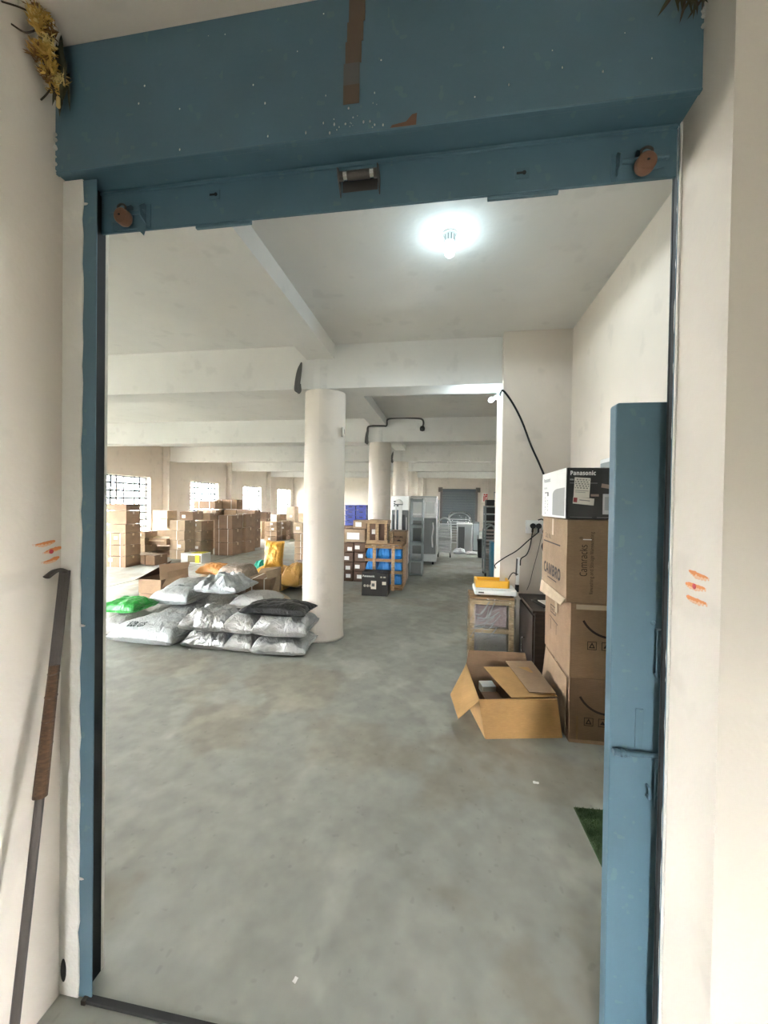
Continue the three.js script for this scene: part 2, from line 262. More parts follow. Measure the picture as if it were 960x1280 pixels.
// ---------------------------------------------------------------- the rolling shutter in the opening
const shutter = thing('rolling_shutter', 'blue steel rolling shutter rolled up into its hood over the opening', 'shutter', [0, 0, 0]);
{
  const xb0 = onZ(98, 1150, -1.032).x, xb1 = onZ(115, 1150, -1.032).x, xl = onZ(126.5, 1150, -1.10).x;
  // plaster nib that the left guide is set into, chipped along its edge
  const nib = new THREE.Shape(); nib.moveTo(REV_L - 0.002, 0); let yy = 0;
  nib.lineTo(xb0, 0); while (yy < 2.42) { yy += rnd(0.03, 0.09); nib.lineTo(xb0 + rnd(-0.003, 0.004), Math.min(yy, 2.43)); } nib.lineTo(REV_L - 0.002, 2.43);
  const nibM = struct('trim_1', metreUV(new THREE.ExtrudeGeometry(nib, { depth: 0.085, bevelEnabled: true, bevelSize: 0.002, bevelThickness: 0.002, bevelSegments: 1 })), M.plasterRaw, [0, 0, -1.115]);
  mesh('chipped_hole', at(new THREE.SphereGeometry(0.014, 12, 8).scale(0.7, 2.6, 0.35), REV_L + 0.016, 0.075, 0.0865), M.black, nibM);
  const gL = mesh('guide_channel', merge([slab(xb0 - 0.004, xb1, 0, 2.43, -1.036, -1.032, 0.0015)]), M.blue, shutter);
  mesh('channel_web', slab(xb0 + 0.003, xb0 + 0.012, 0, 2.43, -1.10, -1.036), M.black, gL);  // web and back flange coloured black for the shade inside the slot
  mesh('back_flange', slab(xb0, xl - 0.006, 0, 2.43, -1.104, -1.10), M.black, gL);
  mesh('edge_lip', slab(xl - 0.010, xl, 0, 2.43, -1.112, -1.100, 0.002), M.plasterRaw, gL);
  for (const y of [2.36, 1.12, 0.36]) mesh('weld_bead', at(new THREE.SphereGeometry(0.006, 8, 6).scale(2.2, 0.6, 0.5), xb0 + 0.006, y, -1.031), M.plasterRaw, gL);
  const gR = mesh('guide_channel', slab(REV_R - 0.006, REV_R, 0, 2.43, -1.084, -1.080, 0.0015), M.blue, shutter);
  mesh('channel_web', slab(REV_R - 0.003, REV_R + 0.02, 0, 2.43, -1.106, -1.084), M.black, gR);  // same black on the right guide, slot shade put into the colour
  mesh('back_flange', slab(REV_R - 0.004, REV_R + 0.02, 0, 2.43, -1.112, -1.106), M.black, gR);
  // ragged plaster edge of the right reveal
  const rag = new THREE.Shape(); rag.moveTo(0, 0); yy = 0; while (yy < 2.43) { yy += rnd(0.015, 0.06); rag.lineTo(rnd(0.001, 0.007), Math.min(yy, 2.43)); } rag.lineTo(-0.006, 2.43); rag.lineTo(-0.006, 0);
  struct('trim_2', new THREE.ExtrudeGeometry(rag, { depth: 0.004, bevelEnabled: false }), M.plasterRaw, [REV_R - 0.005, 0, -1.0805], [0, Math.PI / 2, 0]);

  // hood: folded sheet box between the reveals
  const HB = 2.436, HZ = -1.003;
  const hood = mesh('hood', merge([slab(REV_L, REV_R, HB, SOFFIT, HZ - 0.003, HZ, 0.0015), slab(REV_L, REV_R, HB, HB + 0.003, -1.094, HZ - 0.001, 0.001), slab(REV_L, REV_R, HB - 0.004, HB + 0.002, HZ - 0.012, HZ + 0.002, 0.0018)]), M.blue, shutter);
  const strip = (px0, px1, py0, py1, m) => { const a = onZ(px0, py1, HZ), b = onZ(px1, py0, HZ); return mesh('tape_strip', slab(a.x, b.x, a.y, b.y, HZ, HZ + 0.0012), m, hood); };
  { const w = 0.042; let y = 2.512; const xs = [-0.257, -0.257, -0.253, -0.249, -0.245]; [0.048, 0.055, 0.055, 0.05, 0.062].forEach((h, k) => { mesh('tape_strip', slab(xs[k] - w / 2, xs[k] + w / 2, y, Math.min(y + h, SOFFIT), HZ, HZ + 0.0012), k === 1 ? M.cableGrey : M.brownTape, hood); y += h - 0.001; }); }
  for (let k = 0; k < 46; k++) { // paint and plaster flecks
    const near = k < 22, x = near ? rnd(-0.33, -0.17) : rnd(REV_L + 0.1, REV_R - 0.1), y = near ? HB + 0.01 + rnd() * rnd() * 0.12 : rnd(HB + 0.01, SOFFIT - 0.03), r = rnd(0.0008, 0.0026);
    mesh('paint_fleck', new THREE.SphereGeometry(r, 6, 4).scale(1, rnd(1, 2.2), 0.4), M.plasterRaw, hood, [x, y, HZ]);
  }
  { const a = onZ(505, 157, HZ), s = new THREE.Shape(); s.moveTo(-0.035, -0.007); s.lineTo(0.03, -0.007); s.lineTo(0.032, 0.022); s.lineTo(0.02, 0.02); s.lineTo(0.005, 0.004); s.lineTo(-0.03, 0); mesh('rust_patch', new THREE.ExtrudeGeometry(s, { depth: 0.0008, bevelEnabled: false }), M.rust, hood, [a.x, HB + 0.009, HZ]); }
  for (let k = 0; k < 26; k++) { const L = k < 12; mesh('plaster_crumb', new THREE.IcosahedronGeometry(rnd(0.003, 0.007), 0), M.plasterRaw, hood, [L ? REV_L + 0.003 : REV_R - 0.002, L ? rnd(HB - 0.01, 2.55) : rnd(HB - 0.005, SOFFIT - 0.02), L ? HZ + 0.002 - (k % 3 === 0 ? rnd(0, 0.07) : 0) : HZ + 0.002 - (k % 3 === 0 ? rnd(0, 0.08) : 0)]); }

  // bottom rail of the curtain, hanging under the hood
  const RZ = -1.084, r0 = 2.307, r1 = 2.52;
  const rail = mesh('bottom_rail', merge([slab(xl - 0.02, REV_R - 0.008, r0, r1, RZ - 0.008, RZ, 0.002), slab(xl - 0.02, REV_R - 0.008, 2.421, 2.428, RZ - 0.004, RZ + 0.006, 0.002)]), M.blue, shutter);
  for (const [a, b] of [[243, 313], [609, 699]]) { const p = onZ(a, 278, RZ), q = onZ(b, 240, RZ); mesh('stop_plate', slab(p.x, q.x, r0 - 0.008, r0 + 0.004, RZ - 0.014, RZ - 0.004, 0.002), M.blue, rail); }
  for (const [kx, ky] of [[268, 244], [652, 217]]) { const p = onZ(kx, ky, RZ); const pl = mesh('keyhole_plate', at(box(0.036, 0.026, 0.003, 0.001), p.x, p.y, RZ + 0.001), M.blue, rail); mesh('keyhole', merge([at(new THREE.CylinderGeometry(0.005, 0.005, 0.004, 12).rotateX(Math.PI / 2), p.x + 0.006, p.y, RZ + 0.002), slab(p.x - 0.013, p.x + 0.006, p.y - 0.0025, p.y + 0.0025, RZ, RZ + 0.004)]), M.black, pl); }
  { // round lift grip between two brackets
    const a = onZ(424, 222, RZ + 0.03), b = onZ(471, 216, RZ + 0.03), y = (a.y + b.y) / 2 + 0.003;
    const h = mesh('lift_grip', merge([bar(V(a.x, y, RZ + 0.028), V(b.x, y, RZ + 0.028), 0.011, 16)]), M.iron, rail);
    for (const k of [0.12, 0.82]) mesh('grip_band', bar(V(a.x + (b.x - a.x) * k, y, RZ + 0.028), V(a.x + (b.x - a.x) * (k + 0.1), y, RZ + 0.028), 0.0125, 16), M.chrome, h);
    for (const x of [a.x - 0.003, b.x + 0.003]) { const s = new THREE.Shape(); s.moveTo(0, -0.036); s.lineTo(0.03, -0.008); s.lineTo(0.042, 0.014); s.lineTo(0.03, 0.02); s.lineTo(0, 0.012); mesh('grip_bracket', new THREE.ExtrudeGeometry(s, { depth: 0.003, bevelEnabled: false }).rotateY(-Math.PI / 2), M.iron, h, [x + 0.0015, y, RZ]); }
    mesh('recess_plate', at(box(b.x - a.x - 0.004, 0.03, 0.002, 0.0008), (a.x + b.x) / 2, y - 0.008, RZ + 0.001), std({ color: C(0.05, 0.04, 0.036), roughness: 0.6 }), h);
  }
  const lock = (px, py, s) => {   // padlock hung through a slide bolt's ears
    const p = onZ(px, py, RZ + 0.03);
    const b = mesh('padlock', new THREE.LatheGeometry([[0, 0.012], [0.017, 0.012], [0.0215, 0.008], [0.023, -0.010], [0.020, -0.016], [0, -0.016]].map(([a, c]) => new THREE.Vector2(a, c)), 28).rotateX(Math.PI / 2), M.rust, rail, [p.x, p.y - 0.004, RZ + 0.036], [0.12, 0, 0]);
    mesh('shackle', tube([[-0.011, 0.014, 0], [-0.012, 0.028, 0], [0, 0.034, 0], [0.012, 0.028, 0], [0.011, 0.014, 0]], 0.003, 24, 8), M.iron, b);
    mesh('keyway', at(box(0.006, 0.004, 0.003, 0.001), 0, 0, 0.0135), M.black, b);
    for (const k of [0.006, 0.050]) { const e = new THREE.Shape(); e.moveTo(0, -0.024); e.lineTo(0.026, -0.014); e.lineTo(0.03, 0.012); e.lineTo(0.012, 0.03); e.lineTo(0, 0.03); mesh('bolt_ear', new THREE.ExtrudeGeometry(e, { depth: 0.004, bevelEnabled: false }).rotateY(-Math.PI / 2), M.blue, rail, [p.x + s * k, p.y + 0.018, RZ]); }
    mesh('bolt_pin', bar(V(p.x - s * 0.06, p.y + 0.022, RZ + 0.014), V(p.x + s * 0.055, p.y + 0.022, RZ + 0.014), 0.006, 10), M.blue, rail);
    mesh('bolt_plate', at(box(0.13, 0.07, 0.003, 0.001), p.x, p.y + 0.018, RZ + 0.001), M.blue, rail);
    const t = new THREE.Shape(); t.moveTo(0, 0); t.lineTo(0.035, 0.004); t.lineTo(0.026, -0.026); if (s > 0) mesh('bent_tab', new THREE.ExtrudeGeometry(t, { depth: 0.003, bevelEnabled: false }), M.blue, rail, [p.x + 0.018, r0 + 0.006, RZ + 0.003]);
    const f = new THREE.Shape(); f.moveTo(0, 0.004); f.lineTo(0.045, -0.012); f.lineTo(0.03, -0.02); f.lineTo(0.004, -0.018); mesh('bent_tab', new THREE.ExtrudeGeometry(f, { depth: 0.003, bevelEnabled: false }), M.blue, rail, [p.x - s * 0.052 - (s < 0 ? 0.0 : 0), p.y + 0.012, RZ + 0.02], [0, s < 0 ? Math.PI : 0, 0]);
  };
  lock(155, 271, 1); lock(806, 204, -1);
}

// ---------------------------------------------------------------- dried garlands at the hood's corners
const leafGeo = (() => { const s = new THREE.Shape(); s.moveTo(0, 0); s.quadraticCurveTo(0.25, 0.4, 0, 1); s.quadraticCurveTo(-0.25, 0.4, 0, 0); const g = new THREE.ShapeGeometry(s, 5), p = g.attributes.position; for (let i = 0; i < p.count; i++) p.setZ(i, 0.18 * p.getY(i) * p.getY(i) - 0.5 * Math.abs(p.getX(i))); g.computeVertexNormals(); return g; })();
function cluster(n, c, spread, len, tilt) { const gs = []; for (let k = 0; k < n; k++) { const g = leafGeo.clone().scale(len * rnd(0.6, 1.2), len * rnd(0.7, 1.3), len); g.rotateX(rnd(-tilt, tilt)); g.rotateZ(rnd(-tilt, tilt)); g.rotateY(rnd(0, 6.28)); gs.push(g.translate(c[0] + rnd(-spread, spread), c[1] + rnd(-spread, spread), c[2] + rnd(-spread, spread) * 0.7)); } return merge(gs); }
{
  const g = thing('dried_garland', 'dried yellow marigold garland hanging at the left corner of the blue hood', 'garland');
  const X0 = REV_L + 0.03;
  const path = [onX(47, 0, X0), onX(50, 30, X0), onX(52, 65, X0), onX(62, 95, X0 + 0.006), onX(72, 128, X0 + 0.01)];
  mesh('stem', tube([onX(30, -30, X0), ...path], 0.004, 40, 6), M.stemDry, g);
  for (let k = 0; k < 20; k++) {
    const t = k / 19, cur = new THREE.CatmullRomCurve3(path).getPoint(0.06 + t * 0.80), r = 0.011 * (1 - Math.abs(t - 0.5) * 0.4);
    mesh('flower', cluster(64, [cur.x + 0.012 + rnd(-0.016, 0.016), cur.y + rnd(-0.01, 0.01), cur.z + 0.006 + rnd(-0.02, 0.02)], r * 1.35, 0.019, 1.6), k % 5 === 2 ? M.petalBrown : k % 3 ? M.petal : M.petalPale, g);
  }
  mesh('bud', at(new THREE.CapsuleGeometry(0.005, 0.022, 4, 8), ...onX(73, 128, X0 + 0.02).toArray()), M.petalPale, g);
  // dark dry mango leaves against the hood
  for (let k = 0; k < 26; k++) { const t = k / 25, p = onZ(66 + t * 18 + rnd(-6, 6), 28 + t * 66 + rnd(-6, 6), -0.988 + rnd(0, 0.02)); const l = leafGeo.clone().scale(0.05, rnd(0.085, 0.13), 0.036); l.rotateX(Math.PI + rnd(-0.35, 0.1)); l.rotateY(rnd(-0.7, 0.7)); l.rotateZ(rnd(-0.3, 0.3)); mesh('leaf', l, M.leafDry, g, p.toArray()); }
  for (const [a, b, c] of [[[48, 20], [24, 9], [2, 2]], [[50, 36], [30, 40], [14, 30]], [[66, 106], [58, 118], [51, 125]], [[56, 20], [50, 0], [42, -20]], [[60, 14], [58, -5], [60, -20]]]) mesh('twig', tube([onX(...a, X0), onX(...b, X0 - 0.01), onX(...c, X0 - 0.02)], 0.0022, 16, 5), M.stemDry, g);
  const h = thing('dried_garland', 'dark withered leaves hanging at the right corner of the blue hood', 'garland');
  mesh('stem', tube([onZ(826, -14, -0.985), onZ(850, -6, -0.98), onZ(872, -4, -0.98), onZ(886, -14, -0.975)], 0.003, 24, 6), M.stemDry, h);
  for (let k = 0; k < 26; k++) { const p = onZ(rnd(838, 884), rnd(-12, -2), -0.985 + rnd(0, 0.015)); const l = leafGeo.clone().scale(0.024, rnd(0.03, 0.055), 0.024); l.rotateX(Math.PI + rnd(-0.8, 0.4)); l.rotateZ(rnd(-1.0, 1.0)); mesh('leaf', l, k % 4 ? M.leafDry : M.stemDry, h, p.toArray()); }
}

// ---------------------------------------------------------------- hooked iron pole leaning in the left reveal
{
  const g = thing('hooked_pole', 'iron pole with bent hook and brown tape wrap leaning on the door reveal', 'pole');
  const top = V(-1.105, 1.285, -1.016), foot = V(-0.985, -0.004, -0.756), P = (t) => foot.clone().lerp(top, t);
  const tw0 = P(0.55), tw1 = P(0.80);
  mesh('shaft', bar(foot, P(0.58), 0.0105, 14, 0.0105), M.iron, g);
  mesh('wrap', (() => { const a = bar(tw0, tw1, 0.0165, 18, 0.013), p = a.attributes.position; for (let i = 0; i < p.count; i++) { const n = perlin.noise(p.getX(i) * 90, p.getY(i) * 60, p.getZ(i) * 90) * 0.0025; p.setX(i, p.getX(i) + n); p.setZ(i, p.getZ(i) + n); } a.computeVertexNormals(); return a; })(), std({ color: C(0.17, 0.095, 0.05), map: woodMap, bumpMap: cardBump, bumpScale: 0.004, roughness: 0.7 }), g);
  for (let k = 0; k < 6; k++) { const q = P(0.555 + k * 0.046); mesh('tape_ridge', new THREE.TorusGeometry(0.0158 - k * 0.0004, 0.0012, 6, 20).rotateX(Math.PI / 2), M.brownTape, g, q.toArray(), [0.18, 0, -0.09 + (k % 2) * 0.14]); }
  const flat = new THREE.BoxGeometry(0.026, 1, 0.006, 1, 1, 1); const f0 = P(0.79), f1 = top.clone(); flat.scale(1, f0.distanceTo(f1), 1); flat.rotateY(0.7); flat.applyQuaternion(new THREE.Quaternion().setFromUnitVectors(V(0, 1, 0), f1.clone().sub(f0).normalize())); flat.translate((f0.x + f1.x) / 2, (f0.y + f1.y) / 2, (f0.z + f1.z) / 2);
  mesh('flat_bar', flat, M.iron, g);
  const hook = tube([[0, -0.004, 0], [0.0, 0.004, 0.012], [0.0, 0.004, 0.03], [0, -0.014, 0.056]], 0.0075, 20, 8); hook.scale(1.5, 0.75, 1);
  mesh('hook', hook, M.iron, g, top.toArray());
}
// finger marks of orange paste on both reveals
function smears(label, X, list, dots) {
  const g = thing('paste_mark', label, 'paint mark');
  const sgn = X < 0 ? 1 : -1;
  for (const pts of list) {
    const c = pts.map(([x, y]) => onX(x, y, X)), curve = new THREE.CatmullRomCurve3(c), n = 14, gs = [];
    for (let k = 0; k <= n; k++) { const t = k / n, p = curve.getPoint(t), r = 0.0062 * Math.sqrt(Math.max(0.03, Math.sin(Math.PI * Math.pow(t, X < 0 ? 1.9 : 0.8)))) * rnd(0.85, 1.15); gs.push(new THREE.SphereGeometry(r, 10, 6).scale(0.1, 1, 1.3).translate(p.x, p.y, p.z)); }
    mesh('finger_smear', merge(gs), M.paste, g);
    mesh('thin_smear', merge(gs.map((q) => q.clone()).filter((_, k) => k % 2)).scale(1, 1, 1).translate(0, -0.0035, 0.004), M.pasteThin, g);
  }
  for (const [x, y] of dots) { const p = onX(x, y, X); mesh('red_dot', new THREE.SphereGeometry(0.0058, 12, 8).scale(0.22, 1.1, 1.2), M.redPaint, g, [p.x + sgn * 0.0006, p.y, p.z]); }
}
smears('three orange paste finger marks with red dot on the reveal behind the hooked pole', REV_L, [[[41, 681], [55, 680], [69, 676]], [[54, 691], [64, 688], [77, 684]], [[52, 703], [63, 701], [74, 696]]], [[64, 689.5]]);
smears('three orange paste finger marks with red dot on the reveal beside the blue steel leaf', REV_R, [[[861, 713], [872, 719], [886, 723]], [[857, 729], [868, 733], [882, 736]], [[858, 745], [868, 750], [884, 755]]], [[868, 733]]);

// ---------------------------------------------------------------- blue steel leaf standing inside the right jamb
{
  const z = -1.15, x0 = 0.448, x1 = 0.585, g = thing('steel_door_leaf', 'narrow blue steel door leaf with slide bolt standing inside the opening', 'door');
  const s = new THREE.Shape(), R = 0.008; s.moveTo(x0 + 0.004, 0); s.lineTo(x1, 0); s.lineTo(x1, 1.772); s.lineTo(x0 + R - 0.002, 1.772); s.quadraticCurveTo(x0 - 0.002, 1.772, x0 - 0.002, 1.772 - R);
  mesh('panel', metreUV(new THREE.ExtrudeGeometry(s, { depth: 0.034, bevelEnabled: true, bevelSize: 0.003, bevelThickness: 0.003, bevelSegments: 2 })), M.blue, g, [0, 0, z - 0.04]);
  const f = z - 0.003, pa = onZ(815, 785, f), pb = onZ(828, 845, f);
  const hd = mesh('pull_handle', merge([slab(pa.x + 0.004, pb.x - 0.003, pb.y, pa.y, f + 0.012, f + 0.02, 0.003), slab(pa.x + 0.006, pb.x - 0.003, pa.y - 0.008, pa.y, f, f + 0.018, 0.002), slab(pa.x + 0.006, pb.x - 0.003, pb.y, pb.y + 0.008, f, f + 0.018, 0.002)]), M.blue, g);
  mesh('weld_bead', at(new THREE.SphereGeometry(0.006, 8, 6).scale(1.2, 1, 0.4), pa.x + 0.002, pa.y + 0.014, f), M.blue, hd);
  mesh('backing_strip', (() => { const a = onZ(794, 885, f), b = onZ(803, 935, f); return slab(a.x, b.x, b.y, a.y, f, f + 0.003, 0.001); })(), M.blue, g);
  const a = onZ(768, 940, f + 0.014), b = onZ(825, 946, f + 0.014);
  const bolt = mesh('slide_bolt', bar(V(a.x, a.y, f + 0.014), V(b.x, a.y, f + 0.014), 0.0072, 14), M.blue, g);
  mesh('bolt_end', bar(V(a.x - 0.003, a.y, f + 0.014), V(a.x + 0.010, a.y, f + 0.014), 0.0092, 14), M.blue, bolt);
  mesh('bolt_collar', bar(V(a.x + 0.016, a.y, f + 0.014), V(a.x + 0.022, a.y, f + 0.014), 0.0105, 14), M.blue, bolt);
  mesh('bolt_barrel', bar(V(a.x + 0.026, a.y, f + 0.014), V(a.x + 0.034, a.y, f + 0.014), 0.0098, 14), M.blue, bolt);
  mesh('bolt_handle', merge([slab(b.x - 0.012, b.x + 0.001, a.y - 0.135, a.y + 0.006, f + 0.010, f + 0.018, 0.003)]), M.blue, bolt);
  mesh('staple', tube([[0, 0.014, 0], [0, 0.012, 0.016], [0, -0.012, 0.016], [0, -0.014, 0]], 0.0038, 20, 8), M.blue, g, [b.x - 0.024, a.y - 0.1, f]);
}
// green mat on the floor behind the leaf
{
  const p = onFloor(717, 1010), q = onFloor(757, 1095), u = q.clone().sub(p).setY(0).normalize(), v = V(u.z, 0, -u.x), g = thing('grass_mat', 'dark green artificial grass mat on the floor behind the blue leaf', 'mat', [p.x, 0, p.z], Math.atan2(-v.z, v.x));
  const w = 0.40, l = 0.62;
  mesh('backing', at(box(w, 0.006, l, 0.002), w / 2, 0.003, l / 2), M.mat, g);
  const bl = []; for (let k = 0; k < 5200; k++) { const c = new THREE.ConeGeometry(0.0022, 0.014, 3); c.rotateX(rnd(-0.5, 0.5)); c.rotateZ(rnd(-0.5, 0.5)); c.translate(rnd(0.004, w - 0.004), 0.011, rnd(0.004, l - 0.004)); bl.push(c); }
  const pile = mesh('pile', merge(bl), M.mat, g); pile.userData.kind = 'stuff';
}

// ---------------------------------------------------------------- lamps and wiring
function bulb(label, base, axis, lum, down, size = 1) {
  const g = thing('light_bulb', label, 'light bulb', base.toArray());
  g.quaternion.setFromUnitVectors(V(0, -1, 0), axis.clone().normalize());
  mesh('holder', new THREE.LatheGeometry([[0, 0], [0.045, 0], [0.045, -0.008], [0.032, -0.014], [0.03, -0.05], [0.024, -0.056], [0, -0.056]].map(([a, b]) => new THREE.Vector2(a * size, b * size)), 24), M.white, g);
  for (let k = 0; k < 10; k++) { const a = k / 10 * 6.283; mesh('holder_rib', box(0.005 * size, 0.036 * size, 0.005 * size, 0.001), M.galvan, g, [Math.cos(a) * 0.031 * size, -0.032 * size, Math.sin(a) * 0.031 * size], [0, -a, 0]); }
  const glow = std({ color: C(0.9, 0.95, 1), emissive: C(0.80, 0.95, 1.0), emissiveIntensity: 3, roughness: 0.5 });
  mesh('globe', new THREE.LatheGeometry([[0.014, -0.056], [0.02, -0.07], [0.032, -0.092], [0.034, -0.108], [0.028, -0.13], [0.014, -0.143], [0, -0.146]].map(([a, b]) => new THREE.Vector2(a * size, b * size)), 24), glow, g);
  const l = new THREE.PointLight(C(0.62, 0.88, 1.0), lum, 0, 2); l.position.set(0, -0.125 * size, 0); l.castShadow = true; l.shadow.radius = 2; g.add(l);
  const f = new THREE.SpotLight(C(0.80, 0.93, 1.0), down, 0, 1.55, 0.12, 2); f.position.set(0, -0.15 * size, 0); f.target.position.set(0, -1, 0); f.castShadow = true; f.shadow.radius = 2; g.add(f, f.target);   // the face of the LED throws most of its light forward
}
bulb('lit white LED bulb in a ribbed holder on the ceiling of the first bay', V(-0.008, CEIL, -2.496), V(0, -1, 0), 0.13, 1.1);
bulb('lit LED bulb on the side of the pier under the beam', V(0.519, 2.62, -4.3), V(-0.75, -0.35, 0), 0.2, 0.7, 0.8);
function cable(label, pts, r, m = M.black, seg = 60) { return tag(mesh('cable', tube(pts, r, seg, 6), m), label, 'cable'); }
const onPier = (x, y, d = 0.008) => { const p = onZ(x, y, PIER_Z); p.z = PIER_Z + d; return p; };
cable('black cable drooping from the pier lamp down the pier face', [V(0.516, 2.6, -4.2), V(0.5, 2.58, -4.05), onPier(628, 489, 0.03), onPier(638, 500), onPier(651, 524), onPier(664, 558), onPier(674, 580), onPier(684, 606), onPier(690, 640)], 0.009);
{
  const a = onZ(657, 650, PIER_Z), b = onZ(680, 667, PIER_Z), cx = (a.x + b.x) / 2, cy = (a.y + b.y) / 2;
  const g = thing('socket_board', 'white wall socket board with two black plugs on the pier', 'socket', [cx, cy, PIER_Z]);
  mesh('plate', at(box(b.x - a.x, a.y - b.y, 0.022, 0.005), 0, 0, 0.011), M.white, g);
  for (const k of [-0.028, 0.024]) { const p = mesh('plug', at(new THREE.CylinderGeometry(0.026, 0.02, 0.04, 20).rotateX(Math.PI / 2), k, 0.01, 0.04), M.black, g); mesh('cord_grip', bar(V(k, -0.01, 0.045), V(k, -0.05, 0.04), 0.009, 10), M.black, p); }
  mesh('switch', at(box(0.02, 0.035, 0.006, 0.002), 0.066, 0, 0.024), M.paper, g);
  cable('black plug cord sagging from the socket board round the pier edge', [V(cx + 0.024, cy - 0.05, PIER_Z + 0.04), onPier(660, 675, 0.03), onPier(645, 688, 0.03), onPier(630, 697, 0.02), onPier(619, 705, 0.02), V(0.49, onPier(619, 712).y, PIER_Z - 0.1)], 0.0055);
  cable('black plug cord running from the socket board to the scale post', [V(cx - 0.028, cy - 0.05, PIER_Z + 0.04), onPier(661, 685, 0.03), onPier(656, 693, 0.06), V(0.70, 0.99, -3.9), V(0.69, 0.93, -3.88)], 0.0055);
  cable('thin grey wire hanging from the socket board to the brown cabinet', [onPier(677, 668, 0.012), onPier(672, 690), onPier(666, 712), onPier(662, 728, 0.01), onPier(658, 737, 0.02)], 0.0028, M.cableGrey);
  cable('looped black cord beside the socket board behind the cartons', [onPier(672, 650, 0.02), onPier(677, 649, 0.02), onPier(681, 655, 0.02), onPier(678, 665, 0.02), onPier(682, 672, 0.02), onPier(677, 682, 0.02), onPier(681, 696, 0.02)], 0.006);
  cable('black cord looping out below the scale post against the pier', [onPier(622, 744, 0.02), onPier(632, 728, 0.04), onPier(640, 715, 0.05), V(0.675, 0.84, -3.9)], 0.0045);
}
// conduits on the beams and columns
{
  const zf = zBeams[1] + 0.02;
  const g = thing('conduit', 'black conduit bent along the second beam ending in a round lamp holder', 'conduit');
  const pts = [V(-1.56, 2.70, zf), V(-1.555, 2.97, zf + 0.02), V(-1.50, 2.985, zf + 0.06), V(-1.24, 2.985, zf + 0.06), V(-1.19, 2.99, zf + 0.03), V(-1.18, 3.03, zf), V(-1.18, 3.1, zf), V(-1.15, 3.13, zf), V(-0.55, 3.13, zf), V(-0.49, 3.11, zf), V(-0.465, 3.05, zf), V(-0.475, 2.98, zf + 0.02)];
  mesh('pipe', tube(pts, 0.017, 140, 8), M.cableGrey, g);
  mesh('lamp_holder', new THREE.LatheGeometry([[0, 0.05], [0.035, 0.045], [0.05, 0.01], [0.045, -0.04], [0, -0.055]].map(([a, b]) => new THREE.Vector2(a, b)), 20), M.black, g, [-0.485, 2.93, zf + 0.03]);
  const lab = ['bundle of black cables hooked on the first beam beside the round column', 'bundle of black cables tied at the second column top', 'bundle of black cables tied at the third column top'];
  [0, 1, 2].forEach((i) => {
    const b = thing('cable_bundle', lab[i], 'cable', [XC - 0.235, 2.69, zBeams[i] + 0.012]);
    for (let k = 0; k < 4; k++) mesh('strand', tube([[0.03, 0.28 - k * 0.01, 0], [-0.004 + k * 0.012, 0.2, 0.012], [-0.03 + k * 0.016, 0.06, 0.015], [-0.03 + k * 0.012, -0.02 - k * 0.01, 0.014], [0.0 + k * 0.01, -0.03, 0.016], [0.012 + k * 0.004, 0.05, 0.014]], 0.008, 40, 6), M.cableGrey, b);
  });
}

// ---------------------------------------------------------------- carton builder
function bulge(g, w, h, d, amt, s) {
  const p = g.attributes.position;
  for (let i = 0; i < p.count; i++) {
    const x = p.getX(i), y = p.getY(i), z = p.getZ(i), u = x / w * 2, v = y / h * 2, t = z / d * 2;
    const n = perlin.noise(x * 6 + s, y * 6, z * 6 + s * 2) * amt;
    p.setXYZ(i, x + Math.sign(u) * (Math.abs(u) > 0.9 ? amt * (1 - v * v) * (1 - t * t) : 0) + n * 0.7, y + n * 0.35 * (y > 0 ? 1 : 0), z + Math.sign(t) * (Math.abs(t) > 0.9 ? amt * (1 - v * v) * (1 - u * u) : 0) + n * 0.7);
  }
  g.computeVertexNormals(); return metreUV(g);
}
function cartonBody(w, h, d, amt = 0.006) { const g = new THREE.BoxGeometry(w, h, d, 5, 4, 5).toNonIndexed(); return bulge(g, w, h, d, amt, rnd(0, 50)).translate(0, h / 2, 0); }
// carton with top seam, tape and optional straps, sticker; origin at its base centre
function carton(name, label, o) {
  const { w, h, d, p, ry = 0, m = cardTones[0], tape = 1, straps = 0, sticker, group, amt } = o;
  const g = thing(name, label, 'box', p, ry, group);
  mesh('body', cartonBody(w, h, d, amt), m, g);
  if (tape) mesh('tape', merge([at(box(w * 0.96, 0.002, 0.05, 0), 0, h + 0.002, 0), at(box(0.002, h * 0.22, 0.05, 0), w / 2 + 0.006, h * 0.88, 0), at(box(0.002, h * 0.22, 0.05, 0), -w / 2 - 0.006, h * 0.88, 0)]), tape === 2 ? M.tapeClear : M.tape, g);
  for (let k = 0; k < straps; k++) { const x = straps === 1 ? 0 : -w * 0.25 + k * w * 0.5; mesh('strap', merge([at(box(0.016, h - 0.004, 0.002, 0), x, h / 2, d / 2 + (amt ?? 0.006) * 1.25 + 0.002), at(box(0.016, 0.002, d, 0), x, h + 0.003, 0)]), M.strap, g); }
  if (sticker) mesh('sticker', at(box(sticker[2], sticker[3], 0.002, 0), sticker[0] * w, sticker[1] * h, d / 2 + (amt ?? 0.006) * 1.3 + 0.003), M.paper, g);
  return g;
}
